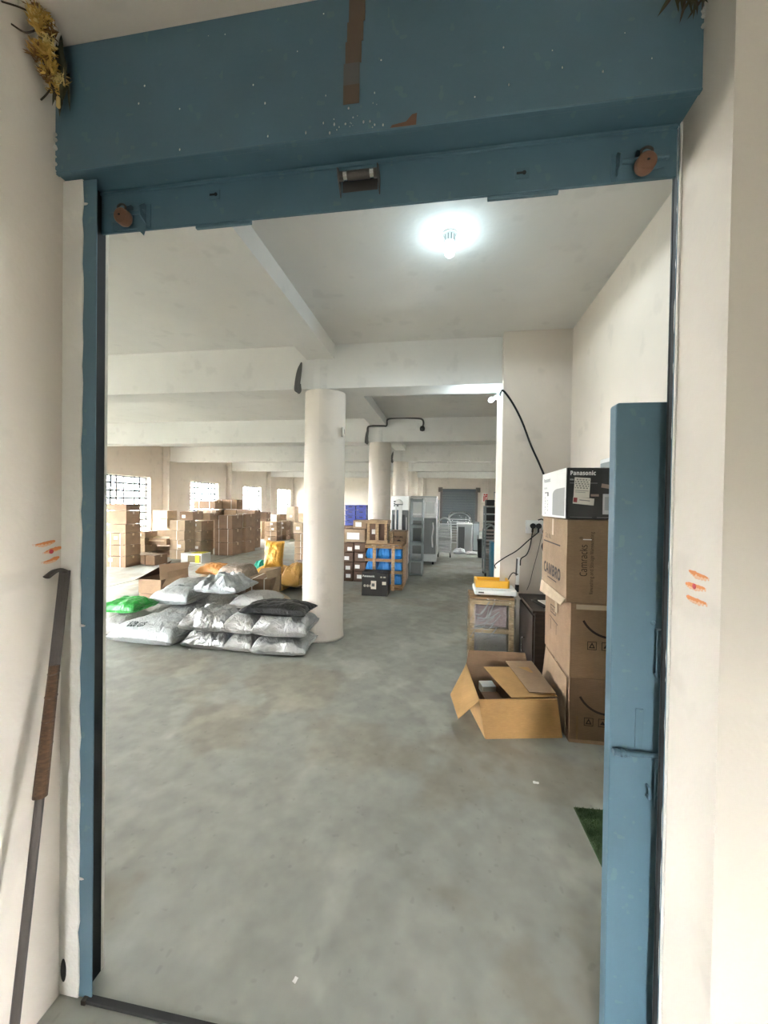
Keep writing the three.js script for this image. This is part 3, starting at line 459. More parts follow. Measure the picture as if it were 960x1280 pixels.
const flap = (pts, th = 0.004) => { // four points of a cardboard flap, given thickness
  const [a, b, c, d] = pts.map((p) => V(...p)), n = b.clone().sub(a).cross(d.clone().sub(a)).normalize().multiplyScalar(th);
  const v = [a, b, c, d, ...[a, b, c, d].map((q) => q.clone().add(n))], idx = [[0, 2, 1], [0, 3, 2], [4, 5, 6], [4, 6, 7], [0, 1, 5], [0, 5, 4], [1, 2, 6], [1, 6, 5], [2, 3, 7], [2, 7, 6], [3, 0, 4], [3, 4, 7]];
  const pos = []; for (const t of idx) for (const i of t) pos.push(v[i].x, v[i].y, v[i].z);
  const g = new THREE.BufferGeometry(); g.setAttribute('position', new THREE.Float32BufferAttribute(pos, 3)); g.computeVertexNormals(); return metreUV(g);
};
// a print laid on a box face: f = front (+z), l = left (-x)
function printOn(g, face, w, h, d, material, x, y, pw, ph, name = 'print') {
  const pl = new THREE.PlaneGeometry(pw, ph);
  if (face === 'f') return mesh(name, pl, material, g, [x, y, d / 2 + 0.0075]);
  return mesh(name, pl, material, g, [-w / 2 - 0.0075, y, x], [0, -Math.PI / 2, 0]);
}
const dark = '#2a1d14';

// ---------------------------------------------------------------- the carton stack against the right wall
{
  const zf = -2.675, D = 0.62, zc = zf - D / 2;
  const smile = (x, w, h) => { x.strokeStyle = dark; x.lineWidth = h * 0.045; x.beginPath(); x.arc(w * 0.7, -h * 0.1, h * 0.62, Math.PI * 0.28, Math.PI * 0.85); x.stroke(); x.lineWidth = h * 0.012; x.fillStyle = dark;
    for (const k of [0.24, 0.52]) x.strokeRect(w * k, h * 0.62, w * 0.17, h * 0.16);
    x.lineWidth = h * 0.02; x.beginPath(); x.moveTo(w * 0.28, h * 0.74); x.lineTo(w * 0.325, h * 0.65); x.lineTo(w * 0.37, h * 0.74); x.closePath(); x.stroke(); x.beginPath(); x.moveTo(w * 0.55, h * 0.74); x.lineTo(w * 0.6, h * 0.66); x.lineTo(w * 0.66, h * 0.74); x.fill(); };
  // bottom carton
  const b1 = carton('cardboard_carton', 'brown carton with printed curve, bottom of the stack by the right wall', { w: 0.335, h: 0.408, d: D, p: [0.958, 0, zc], m: cardTones[3], amt: 0.003 });
  printOn(b1, 'f', 0.335, 0.408, D, ink(512, 512, smile), 0, 0.2, 0.3, 0.3);
  mesh('corner_strip', at(box(0.012, 0.16, 0.003, 0), -0.12, 0.09, D / 2 + 0.006), cardDeep, b1);
  mesh('base_edge', at(box(0.335, 0.022, 0.004, 0.001), 0, 0.012, D / 2 + 0.006), cardTones[0], b1);
  mesh('loose_flap', flap([[-0.174, 0.395, 0.28], [-0.174, 0.403, -0.27], [-0.215, 0.03, -0.24], [-0.178, 0.02, 0.28]]), cardTones[2], b1);
  mesh('hanging_tape', tube([[0.06, 0.385, D / 2 + 0.01], [0.068, 0.33, D / 2 + 0.018], [0.078, 0.27, D / 2 + 0.02]], 0.008, 20, 5), M.paper, b1);
  // second carton
  const b2 = carton('cardboard_carton', 'taped brown carton with printed curve, second from the floor by the right wall', { w: 0.34, h: 0.47, d: D, p: [0.955, 0.411, zc], ry: 0.01, m: cardTones[0], tape: 2, amt: 0.003 });
  printOn(b2, 'f', 0.34, 0.47, D, ink(512, 512, smile), 0.01, 0.27, 0.3, 0.3);
  mesh('torn_tape', at(box(0.3, 0.03, 0.002, 0.0005), 0.01, 0.45, D / 2 + 0.007), M.tapeClear, b2);
  mesh('hanging_tape', tube([[0.05, 0.13, D / 2 + 0.01], [0.054, 0.07, D / 2 + 0.014], [0.06, 0.01, D / 2 + 0.016]], 0.009, 20, 5).scale(1, 1, 1), M.paper, b2);
  printOn(b2, 'l', 0.34, 0.47, D, ink(256, 256, (x, w, h) => { x.strokeStyle = dark; x.lineWidth = 7; x.strokeRect(60, 30, 110, 60); x.beginPath(); x.moveTo(40, 130); x.lineTo(220, 150); x.moveTo(70, 240); x.lineTo(70, 150); x.moveTo(190, 240); x.lineTo(190, 160); x.stroke(); x.font = 'bold 34px sans-serif'; x.fillStyle = dark; x.fillText('THIS', 66, 74); }), -0.05, 0.27, 0.3, 0.22);
  mesh('side_tape', at(box(0.002, 0.14, 0.05, 0.0005), -0.179, 0.40, 0.02), M.tapeClear, b2);
  // carton with the shelving print
  const b3 = carton('cardboard_carton', 'tall brown carton with sideways print, under the microwave carton', { w: 0.372, h: 0.52, d: 0.64, p: [0.944, 0.886, zf - 0.32], m: cardTones[2], amt: 0.003 });
  printOn(b3, 'f', 0.372, 0.52, 0.64, ink(1024, 1400, (x, w, h) => {
    x.fillStyle = dark; x.save(); x.translate(320, 960); x.rotate(-Math.PI / 2); x.font = '150px sans-serif'; x.scale(0.86, 1.12); x.fillText('Camracks', 0, 0); x.font = '70px sans-serif'; x.fillText('\u00ae', 760, -70); x.restore();
    x.save(); x.translate(425, 1270); x.rotate(-Math.PI / 2); x.font = '80px sans-serif'; x.scale(0.82, 1); x.fillText('Rewashing and Storage Warewashing', 0, 0); x.restore();
    x.save(); x.translate(830, 1160); x.rotate(-Math.PI / 2); x.font = '900 170px sans-serif'; x.scale(1.0, 1); x.fillText('CAMBRO', 0, 0); x.restore();
  }), 0.0, 0.26, 0.36, 0.5);
  printOn(b3, 'l', 0.372, 0.52, 0.64, ink(1024, 800, (x) => { x.fillStyle = dark; x.font = '90px sans-serif'; x.fillText('Cat. No.', 130, 220); x.fillRect(60, 260, 800, 16); x.font = '900 190px sans-serif'; x.fillText('CAMBRO', 90, 690); x.fillRect(300, 730, 420, 12); }), 0, 0.27, 0.58, 0.44);
  mesh('loose_flap', flap([[-0.19, 0.02, 0.32], [-0.19, 0.03, -0.31], [-0.205, -0.06, -0.29], [-0.198, -0.035, 0.26]]), cardPale, b3);
  mesh('tape_scrap', at(box(0.05, 0.006, 0.002, 0), -0.07, 0.4, 0.331), M.paper, b3);
  // microwave carton, black front and white side
  const mw = 0.32, mh = 0.322, md = 0.63;
  const bm = thing('microwave_carton', 'black and white microwave carton on top of the brown carton stack', 'box', [0.913, 1.414, zf - 0.318]);
  mesh('body', cartonBody(mw, mh, md, 0.002), std({ color: C(0.016, 0.016, 0.017), roughness: 0.45 }), bm);
  printOn(bm, 'f', mw, mh, md, canvasMat(1024, 886, (x, w, h) => {
    x.fillStyle = '#17181a'; x.fillRect(0, 0, w, h); x.fillStyle = '#e8e8e8'; x.font = '900 100px sans-serif'; x.fillText('Panasonic', 40, 128);
    x.font = '44px sans-serif'; x.fillText('NN-ST', 40, 220); x.fillStyle = '#8a8a8a'; x.fillRect(40, 262, 520, 8);
    x.fillStyle = '#d8d4cc'; x.save(); x.translate(130, 165); x.rotate(0.05); x.fillRect(0, 0, 300, 340); x.fillStyle = '#444'; for (let r = 0; r < 5; r++) for (let k = 0; k < 14; k++) if ((k * 7 + r * 5) % 3) x.fillRect(20 + k * 19, 24 + r * 36, 12, 22); x.fillStyle = '#888'; x.fillRect(20, 220, 260, 10); x.fillRect(20, 250, 200, 8); x.restore();
    x.fillStyle = '#d8d4cc'; x.save(); x.translate(110, 500); x.rotate(0.08); x.fillRect(0, 0, 400, 120); x.fillStyle = '#8c2f36'; x.fillRect(10, 14, 70, 80); x.fillStyle = '#777'; x.fillRect(120, 40, 200, 14); x.restore();
    x.fillStyle = '#8d7a74'; x.save(); x.translate(640, 270); x.rotate(0.15); x.fillRect(0, 0, 210, 70); x.restore(); x.fillRect(440, 455, 150, 40);
    x.fillStyle = '#bfc0c4'; x.fillRect(665, 450, 340, 350); x.fillStyle = '#9da0a6'; x.fillRect(700, 500, 130, 230); x.fillStyle = '#666'; x.fillRect(50, 850, 420, 12); x.fillRect(560, 846, 400, 18);
  }, { roughness: 0.4 }), 0, mh / 2, mw, mh);
  printOn(bm, 'l', mw, mh, md, canvasMat(1024, 524, (x, w, h) => {
    x.fillStyle = '#d9d7d2'; x.fillRect(0, 0, w, h); x.fillStyle = '#333'; x.font = '900 64px sans-serif'; x.fillText('Panasonic', 80, 110); x.font = '30px sans-serif'; x.fillText('Microwave', 100, 190); x.fillRect(130, 230, 180, 12); x.fillRect(250, 240, 70, 40);
    x.strokeStyle = '#444'; x.lineWidth = 8; for (let k = 0; k < 5; k++) { x.beginPath(); x.arc(160 + (k % 2) * 120, 320 + k * 36, 26, 0, 5); x.stroke(); }
    x.fillStyle = '#85837f'; x.beginPath(); x.moveTo(500, 500); x.lineTo(500, 260); x.quadraticCurveTo(540, 210, 700, 205); x.lineTo(980, 200); x.lineTo(980, 500); x.fill();
  }, { roughness: 0.4 }), 0, mh / 2, md, mh);
  // distribution box on the right wall, its top corner showing behind the microwave carton
  const q = onX(750, 575, 1.092), gc = thing('distribution_box', 'pale grey distribution box on the right wall behind the microwave carton', 'electrical box', [1.14, q.y, q.z]);
  mesh('body', slab(-0.048, 0, -0.42, 0, 0, 0.55, 0.006), M.white, gc);
  mesh('door', slab(-0.056, -0.048, -0.39, -0.03, 0.03, 0.52, 0.003), M.galvan, gc);
}
// ---------------------------------------------------------------- open carton on the floor in front of it
{
  const A = onFloor(607, 923.4), B = onFloor(704, 922), yaw = Math.atan2(-(B.z - A.z), B.x - A.x);
  const w = 0.50, h = 0.25, d = 0.50, g = thing('open_carton', 'open yellowish cardboard carton with splayed flaps on the floor by the stack', 'box', [A.x, 0, A.z], yaw);
  // local: x along the front edge, z negative to the back; the front leans out to the left at its top
  const fl = [0, 0, 0], fr = [w, 0, 0], flt = [-0.045, h, 0.0], frt = [w - 0.045, h + 0.005, 0.01], bl = [0, 0, -d], br = [w, 0, -d], blt = [0.0, h + 0.03, -d], brt = [w - 0.02, h + 0.02, -d];
  mesh('front_wall', flap([fl, fr, frt, flt]), cardYellow, g);
  mesh('left_wall', flap([bl, fl, flt, blt]), cardYellow, g);
  mesh('right_wall', flap([fr, br, brt, frt]), cardTones[0], g);
  mesh('back_wall', flap([br, bl, blt, brt]), cardTones[0], g);
  mesh('base', flap([[0, 0.004, 0], [w, 0.004, 0], [w, 0.004, -d], [0, 0.004, -d]]), cardTones[0], g);
  mesh('side_flap', flap([blt, flt, [-0.20, h - 0.075, 0.08], [-0.19, h - 0.055, -0.19]]), cardYellow, g);
  mesh('folded_flap', flap([flt, frt, [w - 0.06, h - 0.03, -0.035], [-0.03, h - 0.03, -0.04]]), cardYellow, g);
  mesh('back_flap', flap([brt, blt, [0.02, h + 0.13, -d - 0.01], [w - 0.04, h + 0.105, -d - 0.015]]), cardTones[0], g);
  mesh('inner_flap', flap([[0.17, h - 0.0, -0.02], [w - 0.02, h - 0.0, -0.03], [w - 0.08, h + 0.055, -0.36], [0.09, h + 0.06, -0.36]]), cardYellow, g);
  mesh('inner_flap', flap([[0.30, h + 0.02, -0.05], [w - 0.03, h + 0.02, -0.03], [w - 0.01, h + 0.06, -0.46], [0.28, h + 0.07, -0.44]]), cardTones[2], g);
  mesh('packing_block', at(box(0.12, 0.09, 0.16, 0.004), 0.09, h - 0.10, -0.15), cardTones[5], g);
  mesh('packing_block', at(box(0.1, 0.06, 0.1, 0.004), 0.12, h - 0.09, -0.36), M.paper, g);
}
// ---------------------------------------------------------------- wrapped wooden stand with scale and tray
{
  const g = thing('wrapped_crate', 'wooden crate wrapped in clear film standing before the pier', 'crate', [0.428, 0, -3.93]);
  const w = 0.40, h = 0.62, d = 0.34, pale = std({ color: C(0.80, 0.62, 0.40), map: woodMap, roughness: 0.7 });
  for (const [sx, sz] of [[-1, 1], [1, 1], [-1, -1], [1, -1]]) mesh('post', at(box(0.045, h, 0.045, 0.003), sx * (w / 2 - 0.024), h / 2, sz * (d / 2 - 0.024)), pale, g);
  for (const y of [0.03, 0.335, h - 0.025]) for (const sz of [1, -1]) mesh('rail', at(box(w, 0.042, 0.022, 0.003), 0, y, sz * (d / 2 - 0.011)), pale, g);
  for (const y of [0.03, 0.335, h - 0.025]) for (const sx of [1, -1]) mesh('rail', at(box(0.022, 0.042, d - 0.05, 0.003), sx * (w / 2 - 0.011), y, 0), pale, g);
  for (const k of [-0.13, 0, 0.13]) mesh('top_board', at(box(w, 0.018, 0.1, 0.003), 0, h + 0.009, k * 0.85), M.wood, g);
  mesh('contents', at(box(0.29, 0.26, 0.24, 0.01), 0.0, 0.16, 0), std({ color: C(0.5, 0.5, 0.51), map: cardMap, roughness: 0.6 }), g);
  mesh('contents', at(box(0.28, 0.2, 0.24, 0.01), 0.0, 0.46, 0), std({ color: C(0.38, 0.30, 0.31), map: cardMap, roughness: 0.6 }), g);
  const f = new THREE.BoxGeometry(w + 0.02, h, d + 0.02, 14, 18, 10), p = f.attributes.position;
  for (let i = 0; i < p.count; i++) { const x = p.getX(i), y = p.getY(i), z = p.getZ(i), n = perlin.noise(x * 14, y * 22 + x * 18, z * 14 + 3) * 0.012; p.setXYZ(i, x + Math.sign(x) * n, y, z + Math.sign(z) * n); }
  f.computeVertexNormals(); f.translate(0, h / 2 + 0.012, 0); mesh('film', metreUV(f), M.film, g);
  for (let k = 0; k < 22; k++) { const y0 = rnd(0.03, 0.5), x0 = rnd(-0.2, -0.02), x1 = x0 + rnd(0.06, 0.2); mesh('fold_highlight', tube([[x0, y0, d / 2 + 0.02], [(x0 + x1) / 2, y0 + rnd(0.0, 0.08), d / 2 + 0.026], [x1, y0 + rnd(0.04, 0.16), d / 2 + 0.02]], rnd(0.0015, 0.006), 14, 5), M.foldHighlight, g); }  // white tubes along the folds, film highlights put in as colour
  const s = thing('bench_scale', 'white bench weighing scale with upright post on the wrapped crate', 'scale', [0.46, h + 0.034, -3.92]);
  mesh('platform', at(box(0.38, 0.05, 0.30, 0.012), 0, 0.03, 0), M.white, s);
  mesh('pan', at(box(0.35, 0.012, 0.27, 0.004), 0, 0.061, 0), M.steelWhite, s);
  for (const [x, z] of [[-0.15, 0.11], [0.15, 0.11], [-0.15, -0.11], [0.15, -0.11]]) mesh('foot', at(new THREE.CylinderGeometry(0.014, 0.018, 0.012, 12), x, 0.0, z), M.black, s);
  mesh('socket', at(box(0.05, 0.012, 0.002, 0.0005), -0.13, 0.03, 0.152), M.cableGrey, s);
  const post = mesh('post', at(box(0.03, 0.30, 0.022, 0.004), 0.21, 0.20, 0.0), M.white, s); post.rotation.z = -0.03;
  mesh('post_sleeve', at(box(0.034, 0.07, 0.026, 0.004), 0.21, 0.06, 0), M.black, post);
  mesh('post_strip', at(box(0.012, 0.16, 0.024, 0.002), 0.196, 0.26, 0.002), M.cableGrey, post);
  const t = thing('yellow_tray', 'yellow plastic tray lying on the white bench scale', 'tray', [0.435, h + 0.034 + 0.068, -3.9]);
  const sh = new THREE.Shape(); const a = 0.15, b = 0.10; sh.moveTo(-a, -b); sh.lineTo(a - 0.03, -b); sh.quadraticCurveTo(a, -b, a, -b + 0.03); sh.lineTo(a, b); sh.lineTo(-a, b); sh.lineTo(-a, -b);
  const hole = new THREE.Path(); hole.moveTo(-a + 0.012, -b + 0.012); hole.lineTo(-a + 0.012, b - 0.012); hole.lineTo(a - 0.012, b - 0.012); hole.lineTo(a - 0.012, -b + 0.03); hole.lineTo(a - 0.03, -b + 0.012); sh.holes.push(hole);
  mesh('rim', new THREE.ExtrudeGeometry(sh, { depth: 0.06, bevelEnabled: true, bevelSize: 0.004, bevelThickness: 0.004, bevelSegments: 2 }).rotateX(-Math.PI / 2), M.yellow, t, [0, 0.004, 0]);
  mesh('tray_base', at(box(0.29, 0.006, 0.19, 0.002), 0, 0.006, 0), M.yellow, t);
}
// ---------------------------------------------------------------- brown laminate cabinet
{
  const g = thing('brown_cabinet', 'dark brown laminate cabinet with a metal handle beside the carton stack', 'cabinet', [0.905, 0, -3.635]);
  const w = 0.38, h = 0.655, d = 0.60;
  mesh('body', at(box(w, h - 0.02, d, 0.003), 0, (h - 0.02) / 2, 0), M.laminate, g);
  mesh('top', at(box(w + 0.03, 0.024, d + 0.03, 0.004), -0.008, h - 0.012, 0), M.laminate, g);
  const door = mesh('door', at(box(0.016, h - 0.07, d - 0.04, 0.003), -w / 2 - 0.008, h / 2 - 0.015, 0), M.laminate, g);
  const hd = mesh('handle', tube([[0, 0.06, 0], [-0.02, 0.06, 0], [-0.024, 0.04, 0], [-0.024, -0.04, 0], [-0.02, -0.06, 0], [0, -0.06, 0]], 0.006, 30, 8), M.chrome, door, [-w / 2 - 0.016, 0.27, -0.02]);
  const p = thing('document_folder', 'black folder with white papers on the brown cabinet', 'folder', [0.86, h, -3.55], 0.2);
  mesh('cover', at(box(0.18, 0.014, 0.24, 0.003), 0, 0.008, 0), M.black, p);
  mesh('papers', at(box(0.15, 0.008, 0.2, 0.001), 0.02, 0.019, 0.03), M.paper, p);
}

// ---------------------------------------------------------------- sacks
const placed = [[-1.58, -1.1, -4.53, -4.05, 0, 3]];       // footprints already taken: x0, x1, z0, z1, y0, y1
const blocked = (x0, x1, z0, z1, y0, y1) => placed.some((b) => x0 < b[1] && x1 > b[0] && z0 < b[3] && z1 > b[2] && y0 < b[5] && y1 > b[4]);
function sackSurface(w, d, h, s, wr, k = 3.2) {
  const f = (t) => Math.pow(Math.max(0, 1 - Math.pow(Math.abs(t), k)), 0.42);
  return (u, v, top) => {
    const F = f(u) * f(v), ye = 0.34 * h, ear = 1 + 0.07 * Math.pow(Math.abs(u * v), 3);
    const pinch = 1 - 0.05 * (1 - u * u) * 0 - 0.06 * (1 - v * v) * Math.abs(u) * 0.5;
    let x = w / 2 * u * ear * (1 - 0.05 * (1 - Math.abs(v)) * 0), z = d / 2 * v * ear;
    const e = Math.max(Math.abs(u), Math.abs(v)), n1 = perlin.noise(u * 1.7 + s, v * 1.7, s), n2 = 1 - Math.abs(perlin.noise(u * 3.1 + s * 2, v * 3.1 + s, 3)) * 2, n3 = 1 - Math.abs(perlin.noise(u * 8 + s, v * 8, 7)) * 2;
    const rad = Math.sin(Math.atan2(v, u) * 11 + n1 * 5 + s) * e * e * (1 - Math.pow(e, 9));
    const bump = (n1 * 0.12 + (n2 - 0.5) * 0.05 + (n3 - 0.5) * 0.022 + rad * 0.03) * h * wr;
    x += n2 * 0.012 * wr * w; z += n1 * 0.02 * wr * d;
    const y = top ? ye + (h - ye) * F + bump * Math.min(1, F * 1.6) + (1 - F) * rad * 0.03 * h : ye * (1 - Math.pow(F, 0.6)) + (1 - F) * rad * 0.03 * h + (1 - F) * 0.003;
    return [x * pinch, Math.max(0.001, y), z];
  };
}
function sackGeo(surf, N = 30) {
  const pos = [], uv = [], idx = [];
  for (const top of [1, 0]) { const b = pos.length / 3; for (let j = 0; j <= N; j++) for (let i = 0; i <= N; i++) { const u = Math.sin((i / N - 0.5) * Math.PI) * 0.35 + (i / N * 2 - 1) * 0.65, v = Math.sin((j / N - 0.5) * Math.PI) * 0.35 + (j / N * 2 - 1) * 0.65; pos.push(...surf(u, v, top)); uv.push(u * 0.4, v * 0.4); }
    for (let j = 0; j < N; j++) for (let i = 0; i < N; i++) { const a = b + j * (N + 1) + i, c = a + N + 1; if (top) idx.push(a, c, a + 1, a + 1, c, c + 1); else idx.push(a, a + 1, c, a + 1, c + 1, c); } }
  let g = new THREE.BufferGeometry(); g.setAttribute('position', new THREE.Float32BufferAttribute(pos, 3)); g.setAttribute('uv', new THREE.Float32BufferAttribute(uv, 2)); g.setIndex(idx); g = mergeVertices(g, 1e-5); g.computeVertexNormals(); return g;
}
// l, r: pixels of its left and right ends where it stands; z: front; y0: what it lies on
function sack(label, l, r, py, z, d, y0, h, m, o = {}) {
  if (y0 > 0) y0 += 0.012;
  if (!o.free) for (let k = 0; k < 24; k++) { const p = onZ(l, py, z), q = onZ(r, py, z); if (!blocked(p.x + 0.02, q.x - 0.02, z - d, z, y0 + h * 0.15, y0 + h * 0.85)) break; z -= 0.03; }
  { const p = onZ(l, py, z), q = onZ(r, py, z); placed.push([p.x, q.x, z - d, z, y0, y0 + h]); }
  const a = onZ(l, py, z), b = onZ(r, py, z), w = (b.x - a.x) * (o.free ? 0.985 : 0.94), s = rnd(0, 40), surf = sackSurface(w, d, h, s, o.wr ?? 1, o.k);
  const g = thing(o.name ?? 'packed_sack', label, o.cat ?? 'sack', [(a.x + b.x) / 2, y0 + (o.tilt ? 0.02 : 0), z - d / 2], o.ry ?? 0, o.group);
  const bo = mesh('body', metreUV(sackGeo(surf, o.n ?? 30)), m, g);
  if (o.tilt) g.rotation.z = o.tilt;
  if (o.upright) { g.rotation.x = o.upright; g.position.y = y0 + d / 2 * Math.sin(o.upright); g.position.z = z - h / 2; }
  const e0 = o.seal ?? 1;
  if (e0) { const pts = []; for (let k = 0; k <= 10; k++) { const p = surf(0.992 * e0, -0.9 + k * 0.18, 1); pts.push(V(p[0] + e0 * 0.012, p[1] + 0.004 * Math.sin(k * 2 + s), p[2])); } const t = tube(pts, 0.011, 24, 5); t.scale(1, 0.5, 1); t.translate(0, pts[5].y * 0.5, 0); mesh('seal', t, m, g); }
  if (o.print) { const [u0, u1, v0, v1, mat] = o.print, pos = [], uv = [], idx = [], N = 12; for (let j = 0; j <= N; j++) for (let i = 0; i <= N; i++) { const q = surf(u0 + (u1 - u0) * i / N, v0 + (v1 - v0) * j / N, 1); pos.push(q[0], q[1] + 0.004, q[2] + 0.003); uv.push(i / N, 1 - j / N); } for (let j = 0; j < N; j++) for (let i = 0; i < N; i++) { const p = j * (N + 1) + i, c = p + N + 1; idx.push(p, c, p + 1, p + 1, c, c + 1); }
    const pg = new THREE.BufferGeometry(); pg.setAttribute('position', new THREE.Float32BufferAttribute(pos, 3)); pg.setAttribute('uv', new THREE.Float32BufferAttribute(uv, 2)); pg.setIndex(idx); pg.computeVertexNormals(); mesh('print', pg, mat, bo); }
  return g;
}
const sackText = (t) => ink(512, 128, (x) => { x.fillStyle = '#3d4441'; x.font = '900 92px sans-serif'; x.fillText(t, 30, 98); });
// front row by the column
sack('silver sack on the floor, left end of the lower row by the column', 225, 279, 806, -3.62, 0.46, 0, 0.17, M.sackSilver, { free: 1, wr: 2.0, seal: -1 });
sack('plain grey sack on the floor in the middle of the lower row by the column', 279, 314, 806, -3.62, 0.46, 0, 0.165, M.sackGrey, { free: 1, wr: 0.5, seal: 0 });
sack('silver sack on the floor against the round column, right end of the lower row', 312, 377, 808, -3.60, 0.44, 0, 0.175, M.sackSilver, { wr: 1.6, ry: 0.08, free: 1 });
sack('creased silver sack, left end of the upper row by the column', 222, 278, 786, -3.62, 0.46, 0.16, 0.19, M.sackSilver, { free: 1, wr: 2.6, seal: -1, ry: 0.05 });
sack('smooth grey sack in the middle of the upper row by the column', 277, 315, 786, -3.62, 0.46, 0.16, 0.19, M.sackGrey, { free: 1, wr: 0.5, seal: 0 });
sack('silver sack under the black bag, right end of the upper row', 313, 379, 788, -3.60, 0.44, 0.165, 0.20, M.sackSilver, { wr: 1.6, ry: 0.06, free: 1 });
sack('glossy black plastic bag lying on top of the silver sacks', 299, 379, 765, -3.66, 0.36, 0.35, 0.115, M.sackBlack, { free: 1, name: 'plastic_bag', cat: 'bag', wr: 1.6, seal: 0 });
// printed sacks and the green bag at the left end
sack('pale sack with dark lettering lying flat in front of the green bag', 133, 219, 800, -3.60, 0.60, 0, 0.23, M.sackWhite, { wr: 0.8, ry: -0.04, print: [-0.6, 0.2, 0.5, 0.93, sackText('B2B GIS')] });
sack('grey sack under the green bag', 118, 154, 800, -3.80, 0.52, 0, 0.19, M.sackGrey, { wr: 0.5, seal: 0 });
sack('crumpled green plastic bag on a grey sack', 120, 166, 775, -3.80, 0.40, 0.185, 0.13, M.sackGreen, { name: 'plastic_bag', cat: 'bag', wr: 1.8 });
sack('grey sack lying flat between the green bag and the open cartons', 160, 196, 775, -4.30, 0.6, 0, 0.13, M.sackGrey, { wr: 0.6, seal: 0 });
sack('white sack under the lettered pale sack', 190, 236, 782, -4.22, 0.55, 0, 0.20, M.sackSilver, { wr: 1 });
sack('pale bluish sack with dark lettering across its top edge', 186, 234, 766, -4.26, 0.52, 0.19, 0.21, M.sackWhite, { wr: 0.9, print: [-0.35, 0.55, 0.0, 0.5, sackText('B2B GIS')] });
sack('grey sack on the floor behind the lettered sacks', 204, 246, 770, -4.95, 0.5, 0, 0.22, M.sackGrey, { wr: 0.6, seal: 0 });
sack('silvery sack lying behind the lettered sacks', 205, 245, 750, -4.90, 0.5, 0.205, 0.17, M.sackSilver, { wr: 1 });
// second row, mostly hidden, and the heap on it
[[236, 286], [286, 334], [332, 380]].forEach(([l, r], k) => { sack(['grey sack on the floor in the hidden row under the crumpled film', 'grey sack on the floor in the hidden row behind the upper sacks', 'grey sack on the floor in the hidden row beside the column'][k], l, r, 790, -4.40, 0.5, 0, 0.20, M.sackGrey, { wr: 0.6, seal: 0 }); if (k < 2) sack(['grey sack directly under the crumpled film heap', 'grey sack directly under the wrapped open carton'][k], l, r, 770, -4.42, 0.5, 0.18, 0.17, M.sackGrey, { wr: 0.6, seal: 0 }); });
sack('heap of crumpled white plastic film on the sacks', 240, 294, 758, -4.36, 0.52, 0.345, 0.20, M.sackWhite, { name: 'plastic_film_heap', cat: 'plastic film', wr: 4.2, k: 1.8, seal: 0, n: 40 });
sack('beige sack on the floor under the orange bag', 236, 276, 752, -5.35, 0.5, 0, 0.33, M.sackBeige, { wr: 0.6, seal: 0 });
sack('orange printed plastic bag behind the film heap', 244, 276, 735, -5.35, 0.4, 0.315, 0.16, M.sackOrange, { name: 'plastic_bag', cat: 'bag', wr: 1.4 });
sack('brown film wrapped parcel under the larger brown parcel', 284, 316, 755, -5.10, 0.45, 0, 0.30, M.sackBrown, { name: 'wrapped_parcel', cat: 'parcel', wr: 0.7, k: 6, seal: 0 });
sack('large brown film wrapped parcel on top of the heap', 270, 304, 738, -5.10, 0.42, 0.315, 0.24, M.sackBrown, { name: 'wrapped_parcel', cat: 'parcel', wr: 0.7, k: 6, seal: 0, tilt: -0.06 });
{ // film wrapped open carton
  const a = onZ(304, 745, -4.95), b = onZ(334, 745, -4.95), w = b.x - a.x, g = carton('wrapped_open_carton', 'film wrapped brown carton with a raised flap beside the brown parcels', { w, h: 0.22, d: 0.4, p: [(a.x + b.x) / 2 + 0.03, 0.24, -5.15], ry: 0.06, m: cardTones[1], tape: 0, straps: 2 });
  mesh('flap', flap([[w / 2, 0.0, 0.2], [w / 2 + 0.1, 0.03, 0.16], [w / 2 + 0.02, 0.33, -0.12], [w / 2 - 0.1, 0.31, 0.12]]), cardTones[4], g);
  mesh('flap', flap([[-w / 2, 0.22, -0.2], [w / 2, 0.22, -0.2], [w / 2 - 0.04, 0.31, -0.3], [-w / 2, 0.27, -0.3]]), cardTones[2], g);
  sack('beige sack on the floor under the wrapped open carton', 300, 346, 765, -4.92, 0.5, 0, 0.23, M.sackBeige, { wr: 0.6, seal: 0 });
}
// yellow sacks behind
sack('yellow sack on the floor, lowest of the yellow pile', 316, 354, 745, -6.02, 0.5, 0, 0.21, M.sackOchre, { wr: 0.8 });
sack('yellow sack lying in the middle of the yellow pile', 314, 354, 728, -6.02, 0.46, 0.20, 0.20, M.sackYellow, { wr: 1 });
sack('upright yellow sack standing on top of the yellow pile', 330, 353, 713, -6.10, 0.42, 0.40, 0.20, M.sackYellow, { wr: 1.2, upright: 1.42 });
sack('ochre sack slumped against the right side of the yellow pile', 350, 374, 738, -6.0, 0.5, 0.10, 0.36, M.sackOchre, { wr: 0.9 });
sack('flat beige sack under the ochre sack', 344, 378, 745, -5.95, 0.55, 0, 0.12, M.sackBeige, { wr: 0.8 });
sack('tan sack on the floor beside the column foot', 362, 388, 748, -5.75, 0.4, 0, 0.22, M.sackBeige, { wr: 1 });
sack('brown bag tucked behind the tan sack', 362, 386, 732, -6.5, 0.4, 0, 0.36, M.sackBrown, { wr: 1, seal: 0 });
sack('small teal green bag beside the yellow pile', 312, 329, 723, -5.86, 0.3, 0.0, 0.43, M.sackTeal, { name: 'plastic_bag', cat: 'bag', wr: 1.1, k: 2.4, seal: 0 });
